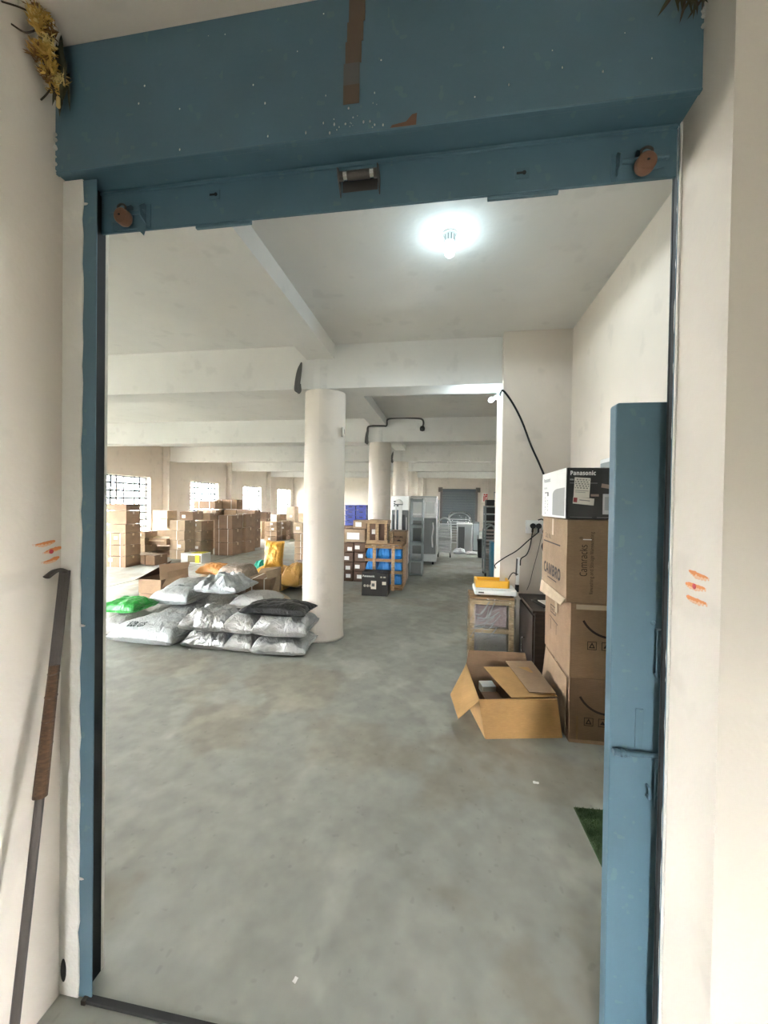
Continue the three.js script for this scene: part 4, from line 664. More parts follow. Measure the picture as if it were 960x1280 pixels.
// two cartons with open flaps behind the lettered sacks
{
  const q = onFloor(186, 757), a = onZ(173.5, 750, q.z), b = onZ(202, 750, q.z), w = b.x - a.x, h1 = onZ(186, 742.5, q.z).y, h2 = onZ(186, 725, q.z).y - h1;
  const lo = carton('cardboard_carton', 'closed brown carton on the floor under the open flapped carton', { w: w * 0.96, h: h1, d: 0.45, p: [(a.x + b.x) / 2, 0, q.z - 0.225], m: cardTones[0], tape: 1 });
  const g = thing('open_carton', 'open brown carton with tall raised flaps behind the lettered sacks', 'box', [(a.x + b.x) / 2, h1 + 0.008, q.z - 0.225], -0.04), x = w / 2, d = 0.225;
  mesh('front_wall', flap([[-x, 0, d], [x, 0, d], [x, h2, d], [-x, h2, d]]), cardTones[0], g);
  mesh('left_wall', flap([[-x, 0, -d], [-x, 0, d], [-x, h2, d], [-x, h2, -d]]), cardTones[0], g);
  mesh('right_wall', flap([[x, 0, d], [x, 0, -d], [x, h2, -d], [x, h2, d]]), cardTones[3], g);
  mesh('back_wall', flap([[x, 0, -d], [-x, 0, -d], [-x, h2, -d], [x, h2, -d]]), cardTones[3], g);
  mesh('base', flap([[-x, 0.004, d], [x, 0.004, d], [x, 0.004, -d], [-x, 0.004, -d]]), cardTones[3], g);
  mesh('left_flap', flap([[-x, h2, -d], [-x, h2, d], [-x - 0.02, h2 - 0.01, d + 0.04], [-x * 0.1, h2 + 0.2, -d]]), cardTones[5], g);
  mesh('right_flap', flap([[x, h2 - 0.12, d], [x + 0.14, h2 + 0.02, -d * 0.4], [x + 0.12, h2 + 0.2, -d], [x * 0.4, h2 + 0.2, d * 0.6]]), cardTones[0], g);
  mesh('right_flap', flap([[x + 0.02, 0, d * 0.5], [x + 0.17, 0.0, -d * 0.6], [x + 0.15, h2 + 0.12, -d * 0.6], [x + 0.01, h2 + 0.1, d * 0.5]]), cardTones[0], g);
}

// ---------------------------------------------------------------- piles of cartons along the left wall
// one stack: l, r pixels; base pixel gives the floor spot; ys pixel heights from the bottom up
const nth = ['bottom', 'second', 'third', 'fourth', 'fifth', 'sixth'];
function stack(label, group, l, r, base, ys, o = {}) {        // '#' in the label becomes the carton's place in its own stack
  const mid = (l + r) / 2, d = o.d ?? 0.45; let z = o.z ?? onFloor(mid, base).z, a, b, w;
  for (let k = 0; k < 30; k++) { a = onZ(l, ys[0], z); b = onZ(r, ys[0], z); w = b.x - a.x; if (o.free || !blocked(a.x + 0.012, b.x - 0.012, z - d + 0.015, z - 0.01, (o.y0 ?? 0) + 0.03, onZ(mid, ys[ys.length - 1], z).y - 0.03)) break; z -= 0.05; }
  let y = o.y0 ?? 0; const n = ys.length - 1;
  placed.push([a.x, b.x, z - d, z, y, onZ(mid, ys[n], z).y]);
  for (let k = 0; k < n; k++) {
    const y1 = onZ(mid, ys[k + 1], z).y, top = Math.max(y + 0.06, y1), amt = o.amt ?? 0.008;
    carton(o.name ?? 'cardboard_carton', label.replace('#', n > 1 && k === n - 1 ? 'topmost' : nth[k]), { w: w * rnd(0.93, 0.955), h: top - y - 0.011, d: d * rnd(0.92, 0.96), p: [(a.x + b.x) / 2 + rnd(-0.005, 0.005), y, z - d / 2], ry: rnd(-0.02, 0.02) * (o.turn ?? 1), m: o.m ?? cardTones[(Math.floor(rnd(0, 5)))], tape: o.tape ?? (rnd() < 0.5 ? 2 : 1), straps: o.straps ?? (rnd() < 0.55 ? 2 : 0), sticker: rnd() < (o.sticker ?? 0.35) ? [rnd(-0.25, 0.25), rnd(0.35, 0.7), 0.09, 0.07] : null, group: n > 1 ? group : undefined, amt });
    y = top;
  }
  return { z, y, x: (a.x + b.x) / 2, w };
}
stack('# brown carton in the tall stack in front of the first window', 'tall stack in front of the first window', 131, 157, 709, [709, 695, 681, 666, 655, 638, 629], { m: cardTones[1] });
stack('low wide brown carton on the floor beside the tall stack', null, 158, 181, 708, [708, 693], { m: cardTones[0], straps: 0 });
stack('narrow low carton on the floor right of the low wide carton', null, 181, 193, 707, [707, 694], { m: cardTones[1], straps: 0 });
stack('# strapped carton in the low stack below the first window', 'low stack below the first window', 158, 181, 699, [699, 690, 681, 672, 664], { m: cardTones[4], straps: 1 });
stack('# flat bundle under the open carton below the window', 'flat bundled cartons under the open box', 182, 214, 699, [699, 693, 687, 682], { m: cardTones[1], straps: 0 });
{ const z = onFloor(198, 699).z - 0.02, a = onZ(184, 680, z), b = onZ(208, 680, z), y = onZ(198, 682, z).y, w = b.x - a.x; const g = carton('open_carton', 'carton with a pale open flap on the flat bundles below the window', { w, h: 0.16, d: 0.4, p: [(a.x + b.x) / 2, y + 0.012, z - 0.2], m: cardTones[1], tape: 0 }); mesh('flap', flap([[-w / 2 - 0.03, 0.1, 0.24], [w / 2 - 0.05, 0.1, 0.24], [w / 2, 0.2, -0.05], [-w / 2, 0.2, -0.05]]), cardPale, g); }
stack('# carton in the stack beside the pale window cartons', 'stack below the pale window cartons', 194, 216, 693, [693, 684, 674, 662], { m: cardTones[4] });
stack('# pale sunlit carton stacked against the wall beside the first window', 'pale sunlit cartons beside the first window', 190, 209, 690, [690, 678, 667, 658, 648, 638], { z: onFloor(205, 690).z - 0.2, m: cardPale, straps: 1 });
stack('# film wrapped carton at the window corner of the large carton block', 'left corner of the large block', 211, 230.5, 699, [699, 687, 675, 663, 650], { m: cardTones[4], straps: 1 });
stack('# silvery wrapped carton at the front corner of the large carton block', 'front corner of the large block', 231, 251, 698, [698, 690, 676, 664, 651], { m: cardTones[4], d: 0.6, straps: 1 });
stack('brown carton with an open end on top of the large block', null, 223, 241, 0, [650, 639], { z: onFloor(222, 699).z - 0.02, y0: onZ(221, 650, onFloor(222, 699).z).y, m: cardTones[3], straps: 0 });
stack('small carton on the front corner of the large block', null, 242, 262, 0, [651, 641], { z: onFloor(241, 698).z - 0.1, y0: onZ(241, 650.5, onFloor(241, 698).z).y, m: cardTones[2], straps: 0 });
stack('# strapped brown carton in the middle stack of the large block', 'middle stack of the large block', 267, 290, 695, [695, 678, 661, 644], { m: cardTones[3], d: 0.6, straps: 2 });
stack('# strapped brown carton in the aisle end stack of the large block', 'right stack of the large block', 290, 307, 692, [692, 676, 659, 642], { m: cardTones[1], d: 0.6, straps: 2 });
[[246, 270], [270, 295], [295, 318]].forEach(([l, r], k) => stack(['# pale carton in the row behind the wrapped corner of the large block', '# tan carton in the row behind the middle of the large block', '# dark carton in the row behind the aisle end of the large block'][k], ['back row left stack', 'back row middle stack', 'back row right stack'][k], l, r, 685, [685, 673, 661, 649, 637], { m: cardTones[[4, 2, 3][k]] }));
{ const z = onFloor(260, 685).z - 0.05, y0 = onZ(258, 636.5, onFloor(260, 685).z).y; stack('long dark carton lying on top of the back row in front of the second window', null, 241, 269, 0, [636, 625.5], { z, y0, m: cardTones[3], straps: 2 }); stack('strapped tan carton lying on top of the back row beside the dark one', null, 269.5, 296, 0, [636, 624], { z: onFloor(283, 685).z - 0.05, y0: onZ(283, 636.5, onFloor(283, 685).z).y, m: cardTones[0], straps: 2 }); }
stack('# pale upright carton past the aisle end of the large block', 'pale cartons at the block end', 315, 327, 674, [674, 663, 652], { m: cardPale, straps: 0 });
stack('# dark carton in the far row below the third window', 'dark cartons below the third window', 318, 333, 669, [669, 658, 648, 640], { m: cardTones[5], straps: 0 });
stack('# flat pale bundle in the far slatted stack nearer the windows', 'far slatted stack left half', 330, 346, 676, [676, 670, 664, 658, 652], { m: cardTones[2], straps: 1 });
stack('# flat tan bundle in the far slatted stack nearer the column', 'far slatted stack right half', 346, 358, 676, [676, 669, 663, 657, 651], { m: cardTones[0], straps: 1 });
stack('# carton in the far row behind the slatted stack', 'far row behind the slatted stack', 333, 346, 664, [664, 656, 649, 643], { m: cardTones[4] });
stack('# carton in the far row under the fourth window', 'far row under the fourth window', 346, 357, 662, [662, 655, 648, 642], { m: cardTones[1] });
stack('# tall pale carton standing upright in the far row', 'pale carton column in the far row', 357, 368, 674, [674, 652, 633], { m: cardPale, straps: 0, tape: 1 });
stack('# carton in the farthest row behind the tall pale carton', 'farthest row of cartons', 369, 384, 664, [664, 656, 648, 641], { m: cardTones[2] });
stack('# slatted tan carton in the stack beside the first column', 'slatted stack beside the column', 367, 384, 708, [708, 700, 692, 684, 676, 667], { m: cardTones[2], straps: 1 });
{ const z = onFloor(375, 708).z - 0.05; stack('small pale carton on top of the slatted stack beside the column', null, 366, 378, 0, [667, 653], { z, y0: onZ(375, 666.5, onFloor(375, 708).z).y, m: cardPale, straps: 0 }); }
{ // yellow and white box on the floor
  const z = onFloor(238, 704).z, a = onZ(226, 704, z), b = onZ(252, 704, z), w = b.x - a.x, h = onZ(238, 692, z).y; const g = carton('printed_box', 'yellow and white printed box alone on the bright floor', { w, h, d: 0.36, p: [(a.x + b.x) / 2, 0, z - 0.18], m: M.paper, tape: 0, amt: 0.004 });
  mesh('print', at(box(w * 0.62, h * 0.7, 0.004, 0), w * 0.16, h * 0.45, 0.19), std({ color: C(0.26, 0.2, 0.1), roughness: 0.6 }), g); mesh('band', at(box(w * 0.2, h * 0.8, 0.006, 0), w * 0.3, h * 0.45, 0.19), std({ color: C(0.65, 0.55, 0.03), roughness: 0.6 }), g); mesh('lid', at(box(w * 0.5, 0.012, 0.3, 0.002), w * 0.2, h + 0.01, 0), std({ color: C(0.65, 0.55, 0.03), roughness: 0.6 }), g);
}
// paper scraps on the floor
[[670, 979, 'white paper scrap on the floor in front of the open carton'], [369, 1226, 'white paper scrap on the floor just inside the threshold'], [237, 812, 'white paper scrap on the floor before the lower sack row'], [342, 699, 'pale paper scrap on the floor near the yellow pile'], [357, 711, 'dark strip lying on the floor behind the yellow pile']].forEach(([x, y, l], k) => {
  const p = onFloor(x, y), s = k > 2 ? 0.12 : k === 1 ? 0.012 : 0.02; const g = new THREE.PlaneGeometry(s * 1.6, s, 6, 4).rotateX(-Math.PI / 2), q = g.attributes.position; for (let i = 0; i < q.count; i++) { const e = Math.abs(perlin.noise(q.getX(i) * 60, k * 3, q.getZ(i) * 60)); q.setY(i, 0.002 + e * s * 0.25); q.setX(i, q.getX(i) * (1 - e * 0.3)); } g.computeVertexNormals();
  tag(mesh('paper_scrap', g, k === 4 ? M.black : M.paper, null, [p.x, 0, p.z], [0, k * 1.3, 0]), l, 'paper scrap');
});

// ---------------------------------------------------------------- goods in the aisle behind the first column
// a box-shaped place from pixels: front face l..r, base..top at depth z
function spot(l, r, base, top, z) { const m = (l + r) / 2; z = z ?? onFloor(m, base).z; const a = onZ(l, base, z), b = onZ(r, base, z); return { z, x: (a.x + b.x) / 2, w: b.x - a.x, h: onZ(m, top, z).y, y: onZ(m, base, z).y }; }
{
  const zb = onFloor(445, 727).z;
  ['# dark brown carton in the stack touching the first column', '# dark brown carton in the stack behind the blue wrapped pallet'].forEach((lab, c) => stack(lab, ['left column of dark cartons', 'right column of dark cartons'][c], [429, 441.5][c], [441, 457][c], 727, [727, 714, 702, 690, 678], { m: cardTones[5], z: zb, straps: 0, sticker: 1, d: 0.5, turn: 0.3 }));
  const y0 = onZ(443, 677.5, zb).y;
  const lg = carton('cardboard_carton', 'pale carton with a big white label on the dark cartons', { w: spot(430, 456, 678, 661, zb).w, h: spot(430, 456, 678, 661, zb).h - y0 - 0.01, d: 0.46, p: [spot(430, 456, 678, 661, zb).x, y0, zb - 0.26], m: cardTones[4], tape: 1 });
  mesh('label', at(box(0.24, 0.13, 0.003, 0), -0.03, 0.11, 0.24), M.paper, lg);
  const s2 = spot(441, 458, 661, 650, zb - 0.1); carton('cardboard_carton', 'small carton with a white face on top of the labelled carton', { w: s2.w, h: s2.h - spot(430, 456, 678, 661, zb).h - 0.01, d: 0.3, p: [s2.x, spot(430, 456, 678, 661, zb).h, zb - 0.27], m: cardTones[2], sticker: [-0.1, 0.5, 0.12, 0.09] });
  // blue crates behind them, on a plinth of cartons
  const zc = -9.25, base = spot(430, 458, 657, 657, zc).h;
  carton('cardboard_carton', 'large brown carton carrying the blue crates', { w: 0.6, h: base - 0.01, d: 0.5, p: [spot(430, 458, 657, 657, zc).x, 0, zc - 0.25], m: cardTones[3], tape: 1 });
  [[431, 444], [444.5, 457.5]].forEach(([l, r], c) => { const n = 4; for (let k = 0; k < n; k++) { const s = spot(l, r, 657, 631, zc), hh = (s.h - base) / n, g = thing('blue_crate', `${k === n - 1 ? 'topmost' : nth[k]} blue plastic crate in the stack nearer the ${c ? 'second' : 'first'} column`, 'crate', [s.x, base + k * hh, zc - 0.2], 0, c ? 'right stack of blue crates' : 'left stack of blue crates');
    const w = s.w * 0.96, t = 0.012; mesh('side', merge([at(box(w, hh * 0.9, t, 0.003), 0, hh * 0.46, 0.19), at(box(w, hh * 0.9, t, 0.003), 0, hh * 0.46, -0.19), at(box(t, hh * 0.9, 0.38, 0.003), w / 2 - t / 2, hh * 0.46, 0), at(box(t, hh * 0.9, 0.38, 0.003), -w / 2 + t / 2, hh * 0.46, 0)]), M.blueCrate, g);
    mesh('rim', merge([at(box(w + 0.02, 0.018, 0.02, 0.004), 0, hh * 0.88, 0.198), at(box(w + 0.02, 0.018, 0.02, 0.004), 0, hh * 0.88, -0.198), at(box(0.02, 0.018, 0.4, 0.004), w / 2, hh * 0.88, 0), at(box(0.02, 0.018, 0.4, 0.004), -w / 2, hh * 0.88, 0)]), M.blueCrate, g);
    mesh('floor_panel', at(box(w, 0.01, 0.37, 0.002), 0, 0.006, 0), M.blueCrate, g); mesh('hand_slot', at(box(w * 0.35, hh * 0.16, 0.003, 0), 0, hh * 0.6, 0.197), M.black, g); } });
}
{ // pallet crate with blue wrapped goods
  const s = spot(455, 502, 738, 681), d = 0.55, h = s.h, g = thing('pallet_crate', 'wooden crate of blue film wrapped goods behind the black carton', 'crate', [s.x, 0, s.z - d / 2 - 0.03]), w = s.w;
  for (const fx of [-0.24, 0.26]) for (const sz of [1, -1]) mesh('post', at(box(0.055, h, 0.03, 0.003), fx * w, h / 2, sz * (d / 2 + 0.015)), M.woodPale, g);
  for (const y of [0.12, 0.42, 0.68, 0.97]) for (const sz of [1, -1]) mesh('rail', at(box(w, 0.05, 0.022, 0.003), 0, y * h - 0.02, sz * (d / 2 - 0.012)), y > 0.3 && y < 0.5 ? M.woodPale : M.wood, g);
  for (const sx of [1, -1]) for (const y of [0.12, 0.42, 0.68, 0.97]) mesh('rail', at(box(0.022, 0.05, d - 0.05, 0.003), sx * (w / 2 - 0.011), y * h - 0.02, 0), M.wood, g);
  mesh('side_panel', at(box(0.012, h * 0.95, d * 0.9, 0.002), w / 2 + 0.006, h / 2, 0), M.wood, g);
  for (let r = 0; r < 3; r++) for (let c = 0; c < 3; c++) { const bw = w / 3.15, surf = sackSurface(bw, d * 0.85, h * 0.26, r * 3 + c, 0.5, 6); mesh('blue_bundle', sackGeo(surf, 14), M.blueFilm, g, [(c - 1) * w / 3.1, 0.05 + r * h * 0.3, 0]); }
  for (const k of [-0.2, 0, 0.2]) mesh('base_slat', at(box(w, 0.03, 0.09, 0.003), 0, 0.015, k), M.wood, g);
  for (const k of [-0.2, 0, 0.2]) mesh('top_slat', at(box(w, 0.018, 0.1, 0.003), 0, h + 0.004, k), M.wood, g);
  // slatted crate on top
  const t = spot(458, 484, 681, 651, s.z - 0.08), th = t.h - h - 0.014, c = thing('slatted_crate', 'small slatted wooden crate standing on the blue wrapped pallet', 'crate', [t.x, h + 0.015, s.z - 0.28]), tw = t.w, td = 0.36;
  for (const sx of [-1, 0, 1]) for (const sz of [1, -1]) mesh('upright', at(box(sx ? 0.045 : 0.055, th, 0.02, 0.002), sx * (tw / 2 - 0.03), th / 2, sz * td / 2), M.woodPale, c);
  for (const y of [0.025, th - 0.025]) for (const sz of [1, -1]) mesh('rail', at(box(tw, 0.05, 0.018, 0.002), 0, y, sz * (td / 2 + 0.018)), M.woodPale, c);
  for (const sx of [1, -1]) for (const y of [0.025, th - 0.025]) mesh('rail', at(box(0.018, 0.05, td, 0.002), sx * tw / 2, y, 0), M.woodPale, c);
  mesh('top_board', at(box(tw, 0.014, td, 0.002), 0, th + 0.0, 0), M.woodPale, c); mesh('contents', at(box(tw * 0.8, th * 0.85, td * 0.8, 0.006), 0, th * 0.45, 0), cardTones[5], c); mesh('label', at(box(0.06, 0.08, 0.003, 0), -0.07, th * 0.5, td * 0.4 + 0.002), M.paper, c);
  const e = thing('wood_block', 'short pale timber block beside the slatted crate', 'timber', [t.x + tw / 2 + 0.06, h + 0.014, s.z - 0.2]); mesh('block', at(box(0.055, 0.2, 0.1, 0.004), 0, 0.1, 0), M.woodPale, e); mesh('strip', at(box(0.02, 0.18, 0.02, 0.002), 0.0, 0.095, 0.06), M.wood, e);
  // printed carton standing behind its right end
  const p = spot(487, 507, 726, 664, s.z - 0.75), pc = carton('cardboard_carton', 'tall printed carton standing behind the blue wrapped pallet', { w: p.w, h: p.h, d: 0.4, p: [p.x, 0, p.z - 0.2], m: cardTones[1], tape: 1, amt: 0.003 });
  printOn(pc, 'f', p.w, p.h, 0.4, ink(256, 256, (x) => { x.fillStyle = dark; x.font = '900 54px sans-serif'; x.fillText('SPECIAL', 8, 90); x.beginPath(); x.arc(140, 160, 34, 0, 7); x.fill(); x.fillRect(20, 225, 210, 10); }), 0, p.h - 0.16, p.w * 0.9, 0.24);
}
{ // black microwave carton on the floor
  const s = spot(452, 484, 745, 716), d = 0.3, g = thing('microwave_carton', 'black microwave carton on the floor in front of the blue wrapped pallet', 'box', [s.x, 0, s.z - d / 2]);
  mesh('body', cartonBody(s.w, s.h, d, 0.002), std({ color: C(0.02, 0.017, 0.015), roughness: 0.5 }), g);
  printOn(g, 'f', s.w, s.h, d, canvasMat(512, 440, (x) => { x.fillStyle = '#1c1815'; x.fillRect(0, 0, 512, 440); x.fillStyle = '#d5d0c8'; x.font = '900 50px sans-serif'; x.fillText('Panasonic', 14, 80); x.fillStyle = '#a89e92'; for (let k = 0; k < 3; k++) { x.beginPath(); x.arc(60 + k * 60, 250, 26, 0, 7); x.fill(); } x.fillStyle = '#d8d0c4'; x.fillRect(185, 150, 105, 160); x.fillRect(410, 160, 78, 62); x.fillStyle = '#555'; x.fillRect(200, 200, 60, 60); x.fillStyle = '#9a9086'; x.fillRect(370, 60, 40, 30); x.fillRect(430, 60, 50, 30); }, { roughness: 0.5 }), 0, s.h / 2, s.w * 0.99, s.h * 0.98);
}
// ---------------------------------------------------------------- steel refrigerators and rack
{
  const a = spot(488, 510, 712, 620, -9.35), d = 0.75, g = thing('steel_refrigerator', 'steel upright refrigerator with dark door behind the printed carton', 'refrigerator', [a.x, 0, a.z - d / 2]);
  mesh('body', at(box(a.w, a.h - 0.06, d, 0.01), 0, (a.h - 0.06) / 2 + 0.06, 0), M.steelWhite, g);
  for (const [x, z] of [[-1, 1], [1, 1], [-1, -1], [1, -1]]) mesh('foot', at(new THREE.CylinderGeometry(0.02, 0.025, 0.06, 12), x * (a.w / 2 - 0.06), 0.03, z * (d / 2 - 0.06)), M.steelDark, g);
  const door = mesh('door', at(box(a.w * 0.94, a.h * 0.72, 0.04, 0.006), 0, a.h * 0.44, d / 2 + 0.02), M.steelDark, g); mesh('handle', at(box(0.025, a.h * 0.4, 0.03, 0.006), a.w * 0.38, a.h * 0.5, d / 2 + 0.055), M.steel, door);
  mesh('glass_panel', at(box(a.w * 0.7, a.h * 0.55, 0.004, 0.001), -0.02, a.h * 0.46, d / 2 + 0.042), M.sackBlack, door);
  const vent = mesh('vent_panel', at(box(a.w * 0.94, a.h * 0.15, 0.03, 0.004), 0, a.h * 0.9, d / 2 + 0.015), M.steelWhite, g); for (let r = 0; r < 3; r++) for (let c = 0; c < 3; c++) mesh('vent_slot', at(box(0.05, 0.03, 0.003, 0), -a.w * 0.3 + c * 0.07, a.h * 0.86 + r * 0.05, d / 2 + 0.031), M.steelDark, vent);
  // white folded stand leaning on its door
  const p0 = onZ(498, 662, -8.7), p1 = onZ(501, 626, -8.85), f = thing('folding_stand', 'white folded stand with rounded head leaning on the refrigerator', 'stand', [p0.x, 0, -8.75]);
  for (const k of [-0.07, 0.03]) mesh('leg', at(box(k < 0 ? 0.035 : 0.08, p1.y - 0.05, 0.03, 0.008), k, (p1.y - 0.05) / 2, 0), M.white, f); mesh('head', at(new THREE.SphereGeometry(0.1, 20, 12, 0, 6.283, 0, 1.57).scale(0.9, 1, 0.5), 0, p1.y - 0.07, 0), M.white, f); mesh('crossbar', at(box(0.19, 0.03, 0.04, 0.006), -0.01, p1.y - 0.08, 0), M.galvan, f); mesh('channel', at(box(0.02, p1.y - 0.2, 0.034, 0.004), -0.03, (p1.y - 0.2) / 2, 0), M.blue, f);
  // double refrigerator
  const b = spot(512, 545, 706, 620), e = 0.8, r = thing('steel_refrigerator', 'large shiny steel refrigerator with curved white bars on its doors', 'refrigerator', [b.x, 0, b.z - e / 2 - 0.03]);
  mesh('body', at(box(b.w, b.h - 0.08, e, 0.012), 0, (b.h - 0.08) / 2 + 0.08, 0), M.steel, r);
  for (const [x, z] of [[-1, 1], [1, 1], [-1, -1], [1, -1]]) mesh('caster', at(new THREE.CylinderGeometry(0.04, 0.04, 0.04, 14).rotateZ(Math.PI / 2), x * (b.w / 2 - 0.08), 0.04, z * (e / 2 - 0.08)), M.black, r);
  for (const sx of [-1, 1]) { const up = mesh('upper_door', at(box(b.w * 0.47, b.h * 0.27, 0.035, 0.006), sx * b.w * 0.24, b.h * 0.845, e / 2 + 0.018), M.steelWhite, r); mesh('pane', at(box(b.w * 0.36, b.h * 0.17, 0.004, 0.001), sx * b.w * 0.24, b.h * 0.83, e / 2 + 0.037), M.steel, up);
    const lo = mesh('lower_door', at(box(b.w * 0.47, b.h * 0.52, 0.035, 0.01), sx * b.w * 0.24, b.h * 0.42, e / 2 + 0.018), M.steelDark, r); mesh('handle', tube([[0, 0, 0], [-0.012, b.h * 0.14, 0.025], [0.012, b.h * 0.28, 0.025], [0, b.h * 0.36, 0]], 0.016, 30, 8), M.white, lo, [sx > 0 ? b.w * 0.36 : -b.w * 0.04, b.h * 0.26, e / 2 + 0.05]); }
  mesh('door_ledge', at(box(b.w * 0.96, 0.05, 0.05, 0.008), 0, b.h * 0.695, e / 2 + 0.02), M.steelWhite, r); mesh('base_panel', at(box(b.w * 0.96, 0.16, 0.02, 0.004), 0, 0.16, e / 2 + 0.01), M.steel, r);
  mesh('side_film', at(box(0.03, b.h * 0.3, e * 0.5, 0.012), b.w / 2 + 0.03, b.h * 0.8, -0.1), M.sackWhite, r);
  // narrow steel rack in front
  const k = spot(511, 528, 720, 623), rd = 0.34, q = thing('steel_rack', 'narrow grey slotted steel rack standing in front of the large refrigerator', 'rack', [k.x, 0, k.z - rd / 2]);
  for (const sx of [-1, 1]) for (const sz of [-1, 1]) mesh('post', at(box(0.035, k.h, 0.035, 0.002), sx * (k.w / 2 - 0.018), k.h / 2, sz * (rd / 2 - 0.018)), M.galvan, q);
  for (const y of [0.03, 0.2, 0.425, 0.65, 0.745, 0.985]) { mesh('shelf', at(box(k.w - 0.01, y > 0.3 ? 0.06 : 0.03, rd, 0.003), 0, y * k.h - 0.02, 0), M.galvan, q); }
  mesh('lower_panel', at(box(k.w - 0.07, k.h * 0.17, 0.006, 0.001), 0, k.h * 0.11, rd / 2 - 0.03), M.steelDark, q);
}
// ---------------------------------------------------------------- tray trolleys and wrapped equipment
function trolley(label, s, d, n, m, o = {}) {
  const g = thing('tray_trolley', label, 'trolley', [s.x, 0, s.z - d / 2], o.ry ?? 0), w = s.w, h = s.h, R = Math.min(w / 2, h * 0.22);
  for (const sz of [1, -1]) { const z = sz * (d / 2 - 0.015), pts = [[-w / 2 + 0.015, 0.1, z], [-w / 2 + 0.015, h - R, z]]; for (let k = 1; k < 8; k++) { const a = Math.PI - k / 8 * Math.PI; pts.push([Math.cos(a) * (w / 2 - 0.015), h - R + Math.sin(a) * R, z]); } pts.push([w / 2 - 0.015, h - R, z], [w / 2 - 0.015, 0.1, z]); mesh('frame', tube(pts, 0.016, 70, 8), m, g); }
  for (let k = 0; k < n; k++) { const y = 0.14 + (h - R - 0.12) * k / (n - 1); mesh('tray', merge([at(box(w - 0.06, 0.01, d - 0.06, 0.002), 0, y, 0), at(box(w - 0.05, 0.026, 0.01, 0.002), 0, y + 0.01, d / 2 - 0.03)]), o.tray ?? m, g); }
  for (const sx of [-1, 1]) mesh('base_rail', at(box(0.03, 0.03, d, 0.004), sx * (w / 2 - 0.015), 0.1, 0), m, g);
  for (const sx of [-1, 1]) for (const sz of [-1, 1]) mesh('caster', at(new THREE.CylinderGeometry(0.045, 0.045, 0.03, 14).rotateZ(Math.PI / 2), sx * (w / 2 - 0.03), 0.045, sz * (d / 2 - 0.05)), M.black, g);
  if (o.film) { const f = sackSurface(w + 0.06, d + 0.04, h * o.film, 5, 0.4, 7); mesh('film', sackGeo(f, 16), M.film, g, [0, h * (1 - o.film) + 0.02, 0]); }
  return g;
}
trolley('steel tray trolley with rounded top beside the large refrigerator', spot(546, 564, 697, 648), 0.6, 15, M.steel, { film: 0 });
trolley('film wrapped tray trolley with arched top in front of the far shutter', spot(560, 588, 684, 641), 0.7, 10, M.steel, { film: 0.5 });
{
  const s = spot(571, 590, 692, 655), g = thing('wrapped_machine', 'film wrapped steel cabinet in front of the arched trolley', 'machine', [s.x, 0, s.z - 0.25]); mesh('body', at(box(s.w, s.h, 0.45, 0.012), 0, s.h / 2, 0), M.steel, g); mesh('door', at(box(s.w * 0.42, s.h * 0.8, 0.02, 0.006), -s.w * 0.22, s.h * 0.5, 0.23), M.steelDark, g); mesh('door', at(box(s.w * 0.42, s.h * 0.8, 0.02, 0.006), s.w * 0.24, s.h * 0.5, 0.23), M.steel, g); mesh('top_edge', at(box(s.w + 0.02, 0.03, 0.47, 0.006), 0, s.h, 0), M.steelWhite, g);
  sack('crumpled clear film lying at the foot of the wrapped steel cabinet', 566, 582, 694, s.z + 0.32, 0.3, 0, 0.18, M.sackWhite, { name: 'plastic_film_heap', cat: 'plastic film', wr: 1.6, k: 1.8, seal: 0 });
  sack('flat grey film bundle on the floor between cabinet and bin', 582, 597, 694, s.z + 0.3, 0.3, 0, 0.09, M.sackGrey, { name: 'plastic_film_heap', cat: 'plastic film', wr: 1, seal: 0 });
  const t = spot(591, 599, 690, 653), c = thing('grey_cabinet', 'narrow dark grey cabinet between the wrapped machine and the bin', 'cabinet', [t.x, 0, t.z - 0.35]); mesh('body', at(box(t.w, t.h, 0.5, 0.01), 0, t.h / 2, 0), M.steelDark, c); mesh('door', at(box(t.w * 0.85, t.h * 0.9, 0.016, 0.004), 0, t.h * 0.5, 0.257), M.galvan, c); mesh('handle', at(box(0.02, 0.14, 0.02, 0.004), t.w * 0.3, t.h * 0.5, 0.273), M.chrome, c);
  const b = spot(597, 605, 698, 675), n = thing('black_bin', 'black bin standing beside the right hand trolley', 'bin', [b.x, 0, b.z - 0.15]); mesh('body', new THREE.LatheGeometry([[0, 0], [b.w * 0.42, 0], [b.w * 0.5, b.h * 0.9], [b.w * 0.54, b.h * 0.9], [b.w * 0.54, b.h], [b.w * 0.46, b.h], [b.w * 0.4, 0.03], [0, 0.03]].map(([x, y]) => new THREE.Vector2(x, y)), 28), M.rubber, n); mesh('bag_rim', new THREE.TorusGeometry(b.w * 0.5, 0.02, 8, 28).rotateX(Math.PI / 2), M.sackBlack, n, [0, b.h, 0]);
}
trolley('grey tray trolley with a curved top standing behind the pier', { ...spot(605, 622, 718, 657, -8.35) }, 0.55, 12, M.galvan, { tray: std({ color: C(0.28, 0.22, 0.2), roughness: 0.5 }) });
